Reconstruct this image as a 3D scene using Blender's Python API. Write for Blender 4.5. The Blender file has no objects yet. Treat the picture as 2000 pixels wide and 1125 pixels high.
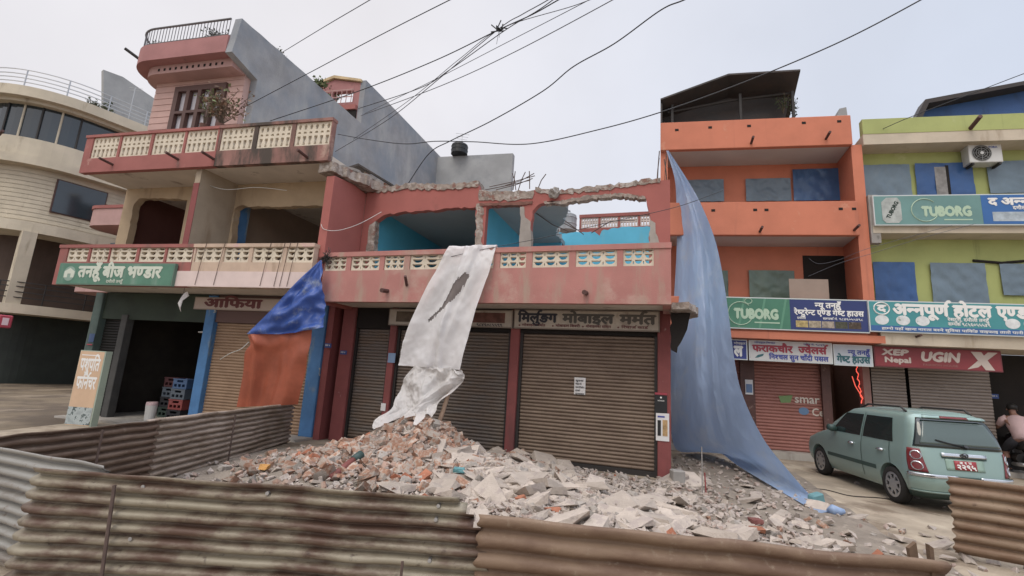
import bpy, bmesh, math, random
import numpy as np
from mathutils import Vector, Matrix, noise
from mathutils.geometry import tessellate_polygon
random.seed(7)
SC = bpy.context.scene
COL = SC.collection
R = math.radians
# ---------------------------------------------------------------- camera, world, sun, exposure
FPX = 920.0; CAMH = 1.7                       # focal length in pixels of a 2000 px wide frame, eye height
_up = Vector((290/FPX, 4912/FPX, -1)).normalized()      # world up seen from the camera
_fw = (Vector((0, 0, -1)) + _up*_up.z).normalized()
_rt = _fw.cross(_up)
WM = Matrix((_rt, _fw, _up))                  # camera space -> world
cam = bpy.data.cameras.new('camera'); camo = bpy.data.objects.new('camera', cam); COL.objects.link(camo)
camo.matrix_world = Matrix.Translation((0, 0, CAMH)) @ WM.to_4x4()
cam.sensor_width = 36; cam.lens = FPX/2000*36; cam.clip_start = .05; cam.clip_end = 2000
SC.camera = camo
w = bpy.data.worlds.new('World'); SC.world = w; w.use_nodes = True
nt = w.node_tree; N = nt.nodes; L = nt.links
bg = N['Background']; bg.inputs[1].default_value = 0.1
SUN_EL, SUN_AZ = 48, 205                      # hazy sun behind the camera
sky = N.new('ShaderNodeTexSky'); sky.sky_type = 'NISHITA'; sky.sun_disc = False
sky.sun_elevation = R(SUN_EL); sky.sun_rotation = R(SUN_AZ); sky.air_density = 1.6; sky.dust_density = 4
tc = N.new('ShaderNodeTexCoord'); sx = N.new('ShaderNodeSeparateXYZ'); L.new(tc.outputs['Generated'], sx.inputs[0])
ramp = N.new('ShaderNodeMapRange'); ramp.inputs[1].default_value = .66; ramp.inputs[2].default_value = 1.0
ramp.inputs[3].default_value = 1.0; ramp.inputs[4].default_value = 3.6; ramp.interpolation_type = 'SMOOTHSTEP'
L.new(sx.outputs[2], ramp.inputs[0])                    # an overcast sky is brightest overhead
ramp2 = N.new('ShaderNodeMapRange'); ramp2.inputs[1].default_value = .2; ramp2.inputs[2].default_value = -.9
ramp2.inputs[3].default_value = 1.0; ramp2.inputs[4].default_value = 1.3
L.new(sx.outputs[1], ramp2.inputs[0])                   # and on the side of the veiled sun
mul = N.new('ShaderNodeMath'); mul.operation = 'MULTIPLY'; L.new(ramp.outputs[0], mul.inputs[0]); L.new(ramp2.outputs[0], mul.inputs[1])
cl = N.new('ShaderNodeMix'); cl.data_type = 'RGBA'; cl.inputs[0].default_value = .5
rx = N.new('ShaderNodeMapRange'); rx.inputs[1].default_value = -.25; rx.inputs[2].default_value = .75
L.new(sx.outputs[0], rx.inputs[0]); L.new(rx.outputs[0], cl.inputs[0])
cl.inputs[6].default_value = (7.25, 7.1, 7.4, 1); cl.inputs[7].default_value = (5.7, 6.25, 7.4, 1)
cm = N.new('ShaderNodeVectorMath'); cm.operation = 'SCALE'; L.new(cl.outputs[2], cm.inputs[0])
nc = N.new('ShaderNodeTexNoise'); nc.inputs['Scale'].default_value = 2.6; nc.inputs['Detail'].default_value = 5; L.new(tc.outputs['Generated'], nc.inputs['Vector'])
nr = N.new('ShaderNodeMapRange'); nr.inputs[1].default_value = .3; nr.inputs[2].default_value = .7; nr.inputs[3].default_value = .93; nr.inputs[4].default_value = 1.04; L.new(nc.outputs[0], nr.inputs[0])
mc = N.new('ShaderNodeMath'); mc.operation = 'MULTIPLY'; L.new(mul.outputs[0], mc.inputs[0]); L.new(nr.outputs[0], mc.inputs[1]); L.new(mc.outputs[0], cm.inputs[3])
mx = N.new('ShaderNodeMix'); mx.data_type = 'RGBA'; mx.inputs[0].default_value = .97
L.new(sky.outputs[0], mx.inputs[6]); L.new(cm.outputs[0], mx.inputs[7]); L.new(mx.outputs[2], bg.inputs[0])
sd = bpy.data.lights.new('sun', 'SUN'); sd.energy = .75; sd.angle = R(25); sd.color = (1, .93, .80)
so = bpy.data.objects.new('sun', sd); COL.objects.link(so)
_sv = Vector((math.sin(R(SUN_AZ))*math.cos(R(SUN_EL)), math.cos(R(SUN_AZ))*math.cos(R(SUN_EL)), math.sin(R(SUN_EL))))
so.rotation_euler = _sv.to_track_quat('Z', 'Y').to_euler(); so.location = (0, -10, 30)
SC.view_settings.view_transform = 'Standard'; SC.view_settings.look = 'None'; SC.view_settings.gamma = 1
SC.view_settings.exposure = 0.28
SC.cycles.max_bounces = 6; SC.cycles.transparent_max_bounces = 8
try: SC.cycles.use_denoising = True
except Exception: pass

# ---------------------------------------------------------------- measuring helpers
CAMP = Vector((0, 0, CAMH))
def ray(px, py): return WM @ Vector(((px-1000)/FPX, -(py-562.5)/FPX, -1.0))
def gnd(px, py, z=0.0):
    d = ray(px, py); return CAMP + d*((z-CAMH)/d.z)
def at(px, py, dist):
    d = ray(px, py); return CAMP + d*(dist/d.y)
DN = Vector((.3156, .949, 0)).normalized()      # direction in which all the plots run back
class Frame:
    def __init__(s, O, ang, d=DN):
        s.O = Vector((O.x, O.y, 0)); s.t = Vector((math.cos(R(ang)), math.sin(R(ang)), 0)); s.d = d
        s.n = Vector((-s.t.y, s.t.x, 0)); s.k = s.d.dot(s.n); s.ang = ang
    def __call__(s, u, v, z): return s.O + s.t*u + s.d*v + Vector((0, 0, z))
    def on(s, px, py, v=0.0):                    # point of the plane v seen at a pixel -> (u, z)
        r = ray(px, py); k = ((s.O - CAMP).dot(s.n) + v*s.k)/r.dot(s.n); P = CAMP + r*k
        q = P - s.O - s.d*v
        return q.dot(s.t), P.z
    def uv(s, P):
        q = Vector((P.x, P.y, 0)) - s.O; v = q.dot(s.n)/s.k
        return (q - s.d*v).dot(s.t), v
CF = Frame(gnd(1311, 939), -18.39)
LF = Frame(gnd(607, 859), -13.2)
_r0 = gnd(1487, 878, .15); RF = Frame(_r0, -11)

# ---------------------------------------------------------------- materials
SAT, VAL = .80, .94                            # one saturation and brightness factor for every colour
def lin(h):
    r = []
    for i in (0, 2, 4):
        c = int(h[i:i+2], 16)/255; r.append(c/12.92 if c < .04045 else ((c+.055)/1.055)**2.4)
    g = .3*r[0]+.55*r[1]+.15*r[2]
    return (*[(g+(x-g)*SAT)*VAL for x in r], 1)
def _m(name):
    m = bpy.data.materials.new(name); m.use_nodes = True; n = m.node_tree.nodes
    return m, n, m.node_tree.links, n['Principled BSDF']
def _noise(n, l, vec, scale, detail=6, rough=.6, stretch=None):
    t = n.new('ShaderNodeTexNoise'); t.inputs['Scale'].default_value = scale
    t.inputs['Detail'].default_value = detail; t.inputs['Roughness'].default_value = rough
    if stretch:
        mp = n.new('ShaderNodeMapping'); mp.inputs['Scale'].default_value = stretch; l.new(vec, mp.inputs[0]); vec = mp.outputs[0]
    l.new(vec, t.inputs['Vector']); return t
def _mixc(n, l, f, a, b):
    x = n.new('ShaderNodeMix'); x.data_type = 'RGBA'
    for s, v in ((0, f), (6, a), (7, b)):
        if hasattr(v, 'links') or isinstance(v, bpy.types.NodeSocket): l.new(v, x.inputs[s])
        else: x.inputs[s].default_value = v
    return x.outputs[2]
def _ramp(n, l, f, a, b):
    r = n.new('ShaderNodeMapRange'); r.inputs[1].default_value = a; r.inputs[2].default_value = b
    r.interpolation_type = 'SMOOTHSTEP'; l.new(f, r.inputs[0]); return r.outputs[0]
def M(name, col, rough=.85, var=.16, scale=2.2, stain=None, st=(.52, .72), sts=(2.2, 2.2, .45), patch=None, pt=(.6, .66), ps=1.6,
      bump=.25, bs=60, metal=0.0, rand=0.0, spec=.35, lines=None):
    m, n, l, b = _m(name)
    tc = n.new('ShaderNodeTexCoord'); vec = tc.outputs['Object']
    if rand:
        oi = n.new('ShaderNodeObjectInfo')
        va = n.new('ShaderNodeVectorMath'); va.operation = 'MULTIPLY_ADD'
        l.new(oi.outputs['Random'], va.inputs[0]); va.inputs[1].default_value = (37, 51, 23); l.new(vec, va.inputs[2]); vec = va.outputs[0]
    c = lin(col); a = tuple(x*(1-var) for x in c[:3])+(1,); d = tuple(min(1, x*(1+var)) for x in c[:3])+(1,)
    t = _noise(n, l, vec, scale)
    out = _mixc(n, l, _ramp(n, l, t.outputs[0], .3, .7), a, d)
    if patch:
        p = _noise(n, l, vec, ps, 8, .65)
        out = _mixc(n, l, _ramp(n, l, p.outputs[0], *pt), out, lin(patch))
    if stain:
        p = _noise(n, l, vec, 1.0, 8, .62, sts)
        out = _mixc(n, l, _ramp(n, l, p.outputs[0], *st), out, lin(stain))
    if rand:
        mm = n.new('ShaderNodeMapRange'); mm.inputs[3].default_value = 1-rand; mm.inputs[4].default_value = 1+rand
        l.new(oi.outputs['Random'], mm.inputs[0])
        sc = n.new('ShaderNodeVectorMath'); sc.operation = 'SCALE'; l.new(out, sc.inputs[0]); l.new(mm.outputs[0], sc.inputs[3]); out = sc.outputs[0]
    l.new(out, b.inputs['Base Color'])
    b.inputs['Roughness'].default_value = rough; b.inputs['Metallic'].default_value = metal
    b.inputs['Specular IOR Level'].default_value = spec
    if bump:
        f = _noise(n, l, vec, bs, 4, .6); bp = n.new('ShaderNodeBump'); bp.inputs['Strength'].default_value = bump; bp.inputs['Distance'].default_value = .02
        l.new(f.outputs[0], bp.inputs['Height']); l.new(bp.outputs[0], b.inputs['Normal'])
    return m
def flat(name, col, rough=.5, metal=0, emit=0, spec=.5):
    m, n, l, b = _m(name); b.inputs['Base Color'].default_value = lin(col); b.inputs['Roughness'].default_value = rough
    b.inputs['Metallic'].default_value = metal; b.inputs['Specular IOR Level'].default_value = spec
    if emit: b.inputs['Emission Color'].default_value = lin(col); b.inputs['Emission Strength'].default_value = emit
    return m
def cloth(name, col, trans=.35, var=.12, scale=3, patch=None, alpha=1.0, rough=.6, stretch=(1, 1, 1)):
    m, n, l, b = _m(name); tc = n.new('ShaderNodeTexCoord')
    c = lin(col); t = _noise(n, l, tc.outputs['Object'], scale, 8, .65, stretch)
    out = _mixc(n, l, _ramp(n, l, t.outputs[0], .35, .65), tuple(x*(1-var) for x in c[:3])+(1,), tuple(min(1, x*(1+var)) for x in c[:3])+(1,))
    if patch:
        p = _noise(n, l, tc.outputs['Object'], scale*.9, 10, .7); out = _mixc(n, l, _ramp(n, l, p.outputs[0], .5, .66), out, lin(patch))
    l.new(out, b.inputs['Base Color']); b.inputs['Roughness'].default_value = rough
    tr = n.new('ShaderNodeBsdfTranslucent'); l.new(out, tr.inputs[0]); ms = n.new('ShaderNodeMixShader'); ms.inputs[0].default_value = trans
    l.new(b.outputs[0], ms.inputs[1]); l.new(tr.outputs[0], ms.inputs[2]); res = ms.outputs[0]
    if alpha < 1:
        tp = n.new('ShaderNodeBsdfTransparent'); m2 = n.new('ShaderNodeMixShader'); m2.inputs[0].default_value = alpha
        l.new(tp.outputs[0], m2.inputs[1]); l.new(res, m2.inputs[2]); res = m2.outputs[0]
    l.new(res, n['Material Output'].inputs[0])
    f = _noise(n, l, tc.outputs['Object'], 25, 5, .6); bp = n.new('ShaderNodeBump'); bp.inputs['Strength'].default_value = .25; bp.inputs['Distance'].default_value = .02
    l.new(f.outputs[0], bp.inputs['Height']); l.new(bp.outputs[0], b.inputs['Normal'])
    return m
def rust(name, ca, cb, cc, rough=.75, metal=.0, thr=(.42, .62)):
    m, n, l, b = _m(name); tc = n.new('ShaderNodeTexCoord'); v = tc.outputs['Object']
    t = _noise(n, l, v, 1.4, 8, .65, (1, 1, 3.0)); o = _mixc(n, l, _ramp(n, l, t.outputs[0], *thr), lin(ca), lin(cb))
    t2 = _noise(n, l, v, 14, 8, .7); o = _mixc(n, l, _ramp(n, l, t2.outputs[0], .55, .75), o, lin(cc))
    l.new(o, b.inputs['Base Color']); b.inputs['Roughness'].default_value = rough; b.inputs['Metallic'].default_value = metal
    f = _noise(n, l, v, 90, 3, .6); bp = n.new('ShaderNodeBump'); bp.inputs['Strength'].default_value = .2; bp.inputs['Distance'].default_value = .01
    l.new(f.outputs[0], bp.inputs['Height']); l.new(bp.outputs[0], b.inputs['Normal'])
    return m
def brickmat(name, c1='8a5040', c2='a86850', mo='9a8d80', sc=1.0):
    m, n, l, b = _m(name); tc = n.new('ShaderNodeTexCoord')
    mp = n.new('ShaderNodeMapping'); mp.inputs['Rotation'].default_value = (R(90), 0, 0); l.new(tc.outputs['Object'], mp.inputs[0])
    t = n.new('ShaderNodeTexBrick'); t.inputs['Scale'].default_value = sc; t.inputs['Brick Width'].default_value = .24; t.inputs['Row Height'].default_value = .085
    t.inputs['Mortar Size'].default_value = .012; l.new(mp.outputs[0], t.inputs[0])
    for i, c in ((1, c1), (2, c2), (3, mo)): t.inputs[i].default_value = lin(c)
    l.new(t.outputs[0], b.inputs['Base Color']); b.inputs['Roughness'].default_value = .95
    bp = n.new('ShaderNodeBump'); bp.inputs['Strength'].default_value = .5; bp.inputs['Distance'].default_value = .02; bp.invert = True
    l.new(t.outputs[1], bp.inputs['Height']); l.new(bp.outputs[0], b.inputs['Normal'])
    return m

# ---------------------------------------------------------------- mesh helpers
WL = {}                                           # world location of each object made here
def prop(o, label=None, cat=None, group=None, kind=None):
    for k, v in (('label', label), ('category', cat), ('group', group), ('kind', kind)):
        if v: o[k] = v
    return o
def thing(name, label, cat, loc, group=None):
    o = bpy.data.objects.new(name, None); COL.objects.link(o); o.location = loc; o.empty_display_size = .3
    WL[o] = Vector(loc); return prop(o, label, cat, group)
class MB:
    def __init__(s): s.v = []; s.f = []
    def add(s, vs, fs):
        k = len(s.v); s.v += [Vector(p) for p in vs]; s.f += [tuple(i+k for i in f) for f in fs]; return s
    def box(s, F, u0, u1, v0, v1, z0, z1):
        p = [F(u, v, z) for z in (z0, z1) for v in (v0, v1) for u in (u0, u1)]
        return s.add(p, [(0, 2, 3, 1), (4, 5, 7, 6), (0, 1, 5, 4), (2, 6, 7, 3), (0, 4, 6, 2), (1, 3, 7, 5)])
    def extr(s, pt, loops, a, b):                 # pt(x, y, depth) ; loops of (x, y), first is the outline
        fl = [p for lp in loops for p in lp]; n = len(fl)
        tris = tessellate_polygon([[Vector((x, y, 0)) for x, y in lp] for lp in loops])
        vs = [pt(x, y, a) for x, y in fl] + [pt(x, y, b) for x, y in fl]
        fs = [tuple(t) for t in tris] + [tuple(i+n for i in reversed(t)) for t in tris]
        k = 0
        for lp in loops:
            m = len(lp)
            fs += [(k+i, k+(i+1) % m, n+k+(i+1) % m, n+k+i) for i in range(m)]; k += m
        return s.add(vs, fs)
    def wall(s, F, loops, v0, v1): return s.extr(lambda u, z, v: F(u, v, z), loops, v0, v1)
    def slab(s, F, loop, z0, z1): return s.extr(lambda u, v, z: F(u, v, z), [loop], z0, z1)
    def tube(s, pts, r, n=6, cap=True):
        pts = [Vector(p) for p in pts]; rings = []
        for i, p in enumerate(pts):
            d = (pts[min(i+1, len(pts)-1)] - pts[max(i-1, 0)]).normalized()
            a = d.cross(Vector((0, 0, 1)));
            if a.length < .05: a = d.cross(Vector((1, 0, 0)))
            a.normalize(); b = d.cross(a); rr = r[i] if isinstance(r, (list, tuple)) else r
            rings.append([p + (a*math.cos(2*math.pi*k/n) + b*math.sin(2*math.pi*k/n))*rr for k in range(n)])
        vs = [q for g in rings for q in g]
        fs = [(i*n+k, i*n+(k+1) % n, (i+1)*n+(k+1) % n, (i+1)*n+k) for i in range(len(pts)-1) for k in range(n)]
        if cap: fs += [tuple(reversed(range(n))), tuple((len(pts)-1)*n+k for k in range(n))]
        return s.add(vs, fs)
    def grid(s, fn, ns, nt, keep=None):
        vs = [fn(i/ns, j/nt) for i in range(ns+1) for j in range(nt+1)]; m = nt+1
        fs = [(i*m+j, (i+1)*m+j, (i+1)*m+j+1, i*m+j+1) for i in range(ns) for j in range(nt) if keep is None or keep((i+.5)/ns, (j+.5)/nt)]
        return s.add(vs, fs)
    def disc(s, c, ax, r, h, n=20):
        ax = Vector(ax).normalized(); return s.tube([c, Vector(c)+ax*h], r, n)
    def build(s, name, mat, parent=None, loc=None, smooth=False, bev=0, solid=0):
        me = bpy.data.meshes.new(name); o = bpy.data.objects.new(name, me); COL.objects.link(o)
        if parent is not None:
            off = WL[parent]; o.parent = parent; WL[o] = off
        else:
            if loc is None:
                xs = [p.x for p in s.v]; ys = [p.y for p in s.v]; zs = [p.z for p in s.v]
                loc = Vector(((min(xs)+max(xs))/2, (min(ys)+max(ys))/2, min(zs)))
            off = Vector(loc); o.location = off; WL[o] = off
        me.from_pydata([p-off for p in s.v], [], s.f); me.materials.append(mat)
        bm = bmesh.new(); bm.from_mesh(me); bmesh.ops.recalc_face_normals(bm, faces=bm.faces); bm.to_mesh(me); bm.free()
        if smooth:
            for p in me.polygons: p.use_smooth = True
        if solid: md = o.modifiers.new('thick', 'SOLIDIFY'); md.thickness = solid; md.offset = 0
        if bev: md = o.modifiers.new('bevel', 'BEVEL'); md.width = bev; md.segments = 1; md.limit_method = 'ANGLE'
        return o
def jag(pts, amp=.04, step=.12, closed=False, seed=0):
    rnd = random.Random(seed); out = []; q = pts + ([pts[0]] if closed else [])
    for (x0, y0), (x1, y1) in zip(q, q[1:]):
        L_ = math.hypot(x1-x0, y1-y0); n = max(1, int(L_/step))
        for i in range(n):
            k = i/n; a = amp if i else amp*.3
            out.append((x0+(x1-x0)*k+rnd.uniform(-a, a), y0+(y1-y0)*k+rnd.uniform(-a, a)))
    if not closed: out.append(pts[-1])
    return out
def rect(x0, x1, y0, y1): return [(x0, y0), (x1, y0), (x1, y1), (x0, y1)]
def circ(cx, cy, r, n=16, ry=None): return [(cx+r*math.cos(2*math.pi*k/n), cy+(ry or r)*math.sin(2*math.pi*k/n)) for k in range(n)]

# ---------------------------------------------------------------- lettering (own shaping of Devanagari: pre-base i, half forms, reph)
_gc = {}
def _tm(s):
    c = bpy.data.curves.new('t', 'FONT'); c.body = s; c.size = 1; c.resolution_u = 2
    o = bpy.data.objects.new('t', c); COL.objects.link(o); bpy.context.view_layer.update()
    me = bpy.data.meshes.new_from_object(o.evaluated_get(bpy.context.evaluated_depsgraph_get()))
    vs = [(v.co.x, v.co.y) for v in me.vertices]; fs = [tuple(p.vertices) for p in me.polygons]; wd = o.dimensions.x
    bpy.data.objects.remove(o); bpy.data.curves.remove(c); bpy.data.meshes.remove(me)
    return vs, fs, wd
def glyph(ch, half=False):
    if (ch, half) in _gc: return _gc[(ch, half)]
    if ch == ' ': r = ([], [], .26)
    else:
        vs, fs, _ = _tm(ch); adv = _tm('क'+ch+'क')[2] - _tm('कक')[2]
        if half:
            bm = bmesh.new(); bv = [bm.verts.new((x, y, 0)) for x, y in vs]
            for f in fs:
                try: bm.faces.new([bv[i] for i in f])
                except ValueError: pass
            cut = adv-.175
            bmesh.ops.bisect_plane(bm, geom=bm.verts[:]+bm.edges[:]+bm.faces[:], plane_co=(cut, 0, 0), plane_no=(1, 0, 0), clear_outer=True)
            bm.verts.index_update(); vs = [(v.co.x, v.co.y) for v in bm.verts]; fs = [tuple(v.index for v in f.verts) for f in bm.faces]; bm.free(); adv = cut
        r = (vs, fs, adv)
    _gc[(ch, half)] = r; return r
MARK = set('ािीुूेैोौंँः़'); VIR = '्'
def isc(c): return '\u0915' <= c <= '\u0939'
def shape(s):
    out = []; i = 0
    while i < len(s):
        c = s[i]
        if not isc(c): out.append((c, 0)); i += 1; continue
        cl = []; reph = False
        if c == 'र' and i+2 < len(s) and s[i+1] == VIR: reph = True; i += 2
        while True:
            if i+2 < len(s) and s[i+1] == VIR and isc(s[i+2]):
                cl.append((s[i], 1 if s[i] not in 'ङटठडढद' else 0)); i += 2
            else: cl.append((s[i], 0)); i += 1; break
        marks = []
        while i < len(s) and s[i] in MARK: marks.append(s[i]); i += 1
        if 'ि' in marks: out.append(('ि', 0)); marks.remove('ि')
        out += cl; out += [(m_, 0) for m_ in marks]
        if reph: out.append(('े', 2))
    return out
def letter(F, s, u, v, z, h, width=None, bold=.02, maxw=None, shear=0.0, up=None):
    """flat lettering on the plane v of a frame; h = cap height; returns an MB"""
    vs = []; fs = []; pen = 0
    offs = [(0, 0), (bold, 0), (-bold, 0), (0, bold), (0, -bold)] if bold else [(0, 0)]
    for ch, k in shape(s):
        gv, gf, adv = glyph(ch, k == 1)
        for oi_, (ox, oy) in enumerate(offs):
            b = len(vs)
            if k == 2: m_ = max(x for x, y in gv); vs += [(pen+2*(m_)-x-.06+ox, y+oy, oi_) for x, y in gv]
            else: vs += [(pen+x+ox, y+oy, oi_) for x, y in gv]
            fs += [tuple(b+i for i in f) for f in gf]
        if k != 2: pen += adv
    dev = any('\u0900' <= c <= '\u097f' for c in s); sc = h/(.62 if dev else .7)
    sx_ = (width/pen) if width else sc
    m = MB(); m.add([F(u+x*sx_+y*sc*shear, v-.0004*o, z+y*sc) for x, y, o in vs], fs); return m
# ---------------------------------------------------------------- materials of the place
m_ground = M('dusty_ground', 'a3937c', .92, .2, 1.1, patch='7c6a55', pt=(.5, .64), ps=.7, stain='b8a88f', st=(.55, .68), sts=(1.7, .9, 1), bump=.7, bs=22)
m_conc = M('concrete', '99938c', .9, .14, 2, patch='7a756e', bump=.4)
m_plinth = M('plinth_concrete', 'aaa297', .9, .1, 2, stain='857c72')
m_red = M('red_paint', 'b5746a', .8, .09, 1.2, stain='a98a78', st=(.5, .68), sts=(2.6, 2.6, .5), patch='b98f80', pt=(.52, .66), ps=1.0)
m_red2 = M('red_paint_plain', 'a95a50', .8, .08, 1.1, patch='9b564c', pt=(.6, .7), ps=1.2)
m_redcol = M('maroon_pillar', '8c4340', .7, .1, 2.2, stain='75403e', patch='a88078', pt=(.68, .71), ps=2.8)
m_cream = M('cream_plaster', 'b59c79', .88, .1, 1.1, stain='9c8366', st=(.52, .7), patch='b8a588', pt=(.6, .7))
m_creamlat = M('cream_lattice', 'd2c4ac', .85, .09, 3, stain='a89274', st=(.6, .76), sts=(5, 5, 1.2))
m_pinkw = M('pinkish_whitewash', 'd3bcb4', .85, .07, 2, stain='bfa08c', st=(.6, .75), sts=(4, 4, .4))
m_soffit = M('soffit_plaster', 'cbbfb0', .9, .08, 1.2, patch='9a8c7e', pt=(.58, .7))
m_teal = M('turquoise_paint', '3bb2d4', .7, .07, 1.2, stain='52aec6', st=(.58, .74))
m_ceil = M('ceiling_plaster', '8f999e', .9, .06, 1)
m_raw = M('raw_masonry', '97887c', .95, .3, 7, patch='b5aaa0', pt=(.5, .6), ps=6, stain='8c6254', st=(.55, .64), sts=(5, 5, 5), bump=1, bs=30)
m_brick = brickmat('brick', '8f5d4a', 'a8735c', 'a49888')
m_dark = M('dark_interior', '26211e', .9, .2, 1)  # near-black: shade inside openings and recesses is put into this colour
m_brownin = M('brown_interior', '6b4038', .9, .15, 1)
m_shut = rust('shutter_brown', '86705d', '725d4c', '5e4a3b', .5, .3, (.35, .7))
m_shut2 = rust('shutter_grey', '746a62', '786656', '584e47', .5, .3, (.35, .6))
m_shutt = rust('shutter_tan', 'a08061', '8f6f52', '84664c', .6, .15, (.35, .7))
m_pinkf = M('faded_pink_wall', 'b78d86', .85, .08, 1.4, stain='a07c74', st=(.56, .76))
m_pinkd = M('dull_pink_band', 'a86f6c', .85, .1, 1.4, stain='6f605a', st=(.6, .74), patch='8e6260', pt=(.6, .72))
m_redband = M('dull_red_band', 'a05a52', .82, .1, 1.3, stain='6c5a50', st=(.57, .74), sts=(1.6, 1.6, .4), patch='b98578', pt=(.62, .7))
m_mould = M('mouldy_red_band', '93665b', .88, .14, 1.8, stain='4f443c', st=(.42, .62), sts=(2.2, 2.2, .6), patch='b08c7c', pt=(.56, .66), ps=1.6)
m_grey = M('grey_render', '939394', .92, .14, 1.6, patch='7d8894', pt=(.36, .72), ps=.5, stain='aaaaa7', st=(.46, .8), sts=(.9, .9, .4), bump=.4, bs=25)
m_grey2 = M('grey_render_light', '9b9c9c', .92, .12, .8, patch='83868a', pt=(.5, .7), ps=.5)
m_iron = flat('dark_iron', '3a3634', .6, .4)
m_rebar = M('rebar', '5d4a42', .8, .2, 8, bump=0)
m_steel = flat('brushed_steel', 'b5b6b8', .35, .8)
m_frame = flat('brown_timber', '5a3a32', .6)
m_glass = flat('dark_glass', '27333a', .08, 0, 0, .8)
m_glassp = flat('curtained_glass', 'c6c3cb', .25, 0, 0, .5)
m_creamb = M('cream_building', 'c6b89e', .85, .08, 1, stain='96866c', st=(.58, .76))
m_orange = M('orange_paint', 'cb704a', .75, .08, 1.1, stain='a65e44', st=(.57, .8), sts=(3.5, 3.5, .22), patch='d08a66', pt=(.6, .72), ps=1.3)
m_green = M('lime_paint', 'a3ab5a', .75, .08, 1.1, stain='7f8848', st=(.56, .8), sts=(3.5, 3.5, .22), patch='b3b877', pt=(.6, .72), ps=1.3)
m_whitec = M('white_ceiling', 'c4bcb6', .85, .05, 1)
m_beige = M('beige_band', 'c3b49c', .85, .08, 1.5, stain='a08d74', st=(.56, .74))
m_poly = cloth('window_sheeting_grey', '6a8090', .1, .12, .9, rough=.3)
m_polyb = cloth('window_sheeting_blue', '3a6598', .1, .18, .8, rough=.3)
m_polyd = cloth('window_sheeting_deep_blue', '245590', .1, .18, .8, rough=.35)
m_polyg = cloth('window_sheeting_green', '67806f', .1, .15, .9, rough=.3)
m_tin = rust('dark_tin', '3c3735', '453b36', '57453a', .6, .3)
m_bluetin = M('blue_tin', '2a5590', .5, .15, 1, stain='253f66', sts=(1.5, 1.5, .6))
m_black = flat('black_plastic', '17181a', .5)
m_pipe = M('pipe_brown', '5b3c36', .7, .1, 5, bump=0)

# ---------------------------------------------------------------- setting
def plane(name, z, x0, x1, y0, y1, mat, n=1):
    m = MB(); m.grid(lambda a, b: Vector((x0+(x1-x0)*a, y0+(y1-y0)*b, z)), n, n); o = m.build(name, mat, loc=(0, 0, z)); prop(o, kind='structure'); return o
plane('ground', 0, -300, 300, -300, 300, m_ground)

plane('road', .004, -90, -10.3, -30, 70, M('damp_road', '77674f', .7, .2, .8, patch='5e5040', pt=(.45, .6), ps=.5, stain='93826a', st=(.52, .66), sts=(.9, .35, 1), bump=.5, bs=25))
# shared builders ------------------------------------------------------------
def shutter(name, F, u0, u1, v, z0, z1, mat, par, pitch=.075, amp=.025):
    m = MB(); n = max(1, int((z1-z0)/pitch)); prof = []
    for k in range(n):
        for a, d in ((0, 0), (.12, .55), (.32, .95), (.55, 1), (.8, .8), (.93, .35)): prof.append((z0+(k+a)*(z1-z0)/n, -amp*d))
    prof.append((z1, 0)); nu = 6
    vs = [F(u0+(u1-u0)*i/nu, v+d, z) for z, d in prof for i in range(nu+1)]; q = nu+1
    m.add(vs, [(i*q+j, i*q+j+1, (i+1)*q+j+1, (i+1)*q+j) for i in range(len(prof)-1) for j in range(nu)])
    return m.build(name, mat, par)
def half_moon(cx, zt, r, h):
    return [(cx-r, zt), (cx+r, zt)] + [(cx+r*math.cos(a), zt-h*math.sin(a)) for a in (math.pi*k/8 for k in range(1, 8))]
def lattice(F, u0, u1, v0, v1, z0, z1, par, mat=m_creamlat, cols=3):
    loops = [rect(u0, u1, z0, z1)]; cw = (u1-u0)/cols; rh = (z1-z0)/3
    for i in range(cols):
        c = u0+cw*(i+.5)
        loops.append(half_moon(c, z1-.012, cw*.37, rh*.42))
        for j in (1, 2): loops.append(half_moon(c, z1-rh*j+rh*.16, cw*.35, rh*.72))
        if i:
            e = u0+cw*i; loops += [rect(e-.008, e+.008, z1-rh*.75, z1-rh*.3), rect(e-.008, e+.008, z1-rh*2.6, z1-rh*2.1)]
    return MB().wall(F, loops, v0, v1).build('lattice_panel', mat, par)
def balusters(F, u0, u1, v0, v1, z0, z1, par, mat=m_creamlat, cols=6):
    loops = [rect(u0, u1, z0, z1)]; cw = (u1-u0-.04)/cols; h = z1-z0
    for i in range(cols):
        c = u0+.02+cw*(i+.5); r = cw*.3
        loops.append([(c-r*.8, z0+h*.07), (c+r*.8, z0+h*.07), (c+r*.5, z0+h*.2), (c+r, z0+h*.36), (c+r*.9, z0+h*.44), (c-r*.9, z0+h*.44), (c-r, z0+h*.36), (c-r*.5, z0+h*.2)])
        loops.append([(c-r, z0+h*.55), (c+r, z0+h*.55), (c+r*.6, z0+h*.63), (c-r*.6, z0+h*.63)])
        loops.append([(c-r*.5, z0+h*.72), (c+r*.5, z0+h*.72), (c+r*.9, z0+h*.86), (c, z0+h*.95), (c-r*.9, z0+h*.86)])
    return MB().wall(F, loops, v0, v1).build('baluster_panel', mat, par)
def parapet(F, par, name, mat, ua, ub, z0, z1, panels, v0, v1, zp0, zp1, fn, rail=None, post_mat=None):
    m = MB(); m.box(F, ua, ub, v0, v1, z0, zp0)
    e = ua
    for a, b in panels: m.box(F, e, a, v0, v1, zp0, zp1); e = b
    m.box(F, e, ub, v0, v1, zp0, zp1); m.box(F, ua-.01, ub+.01, v0-.025, v1+.02, zp1, z1)
    o = m.build(name, mat, par)
    for a, b in panels: fn(F, a, b, v0+.03, v1-.02, zp0, zp1, par)
    return o
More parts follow.
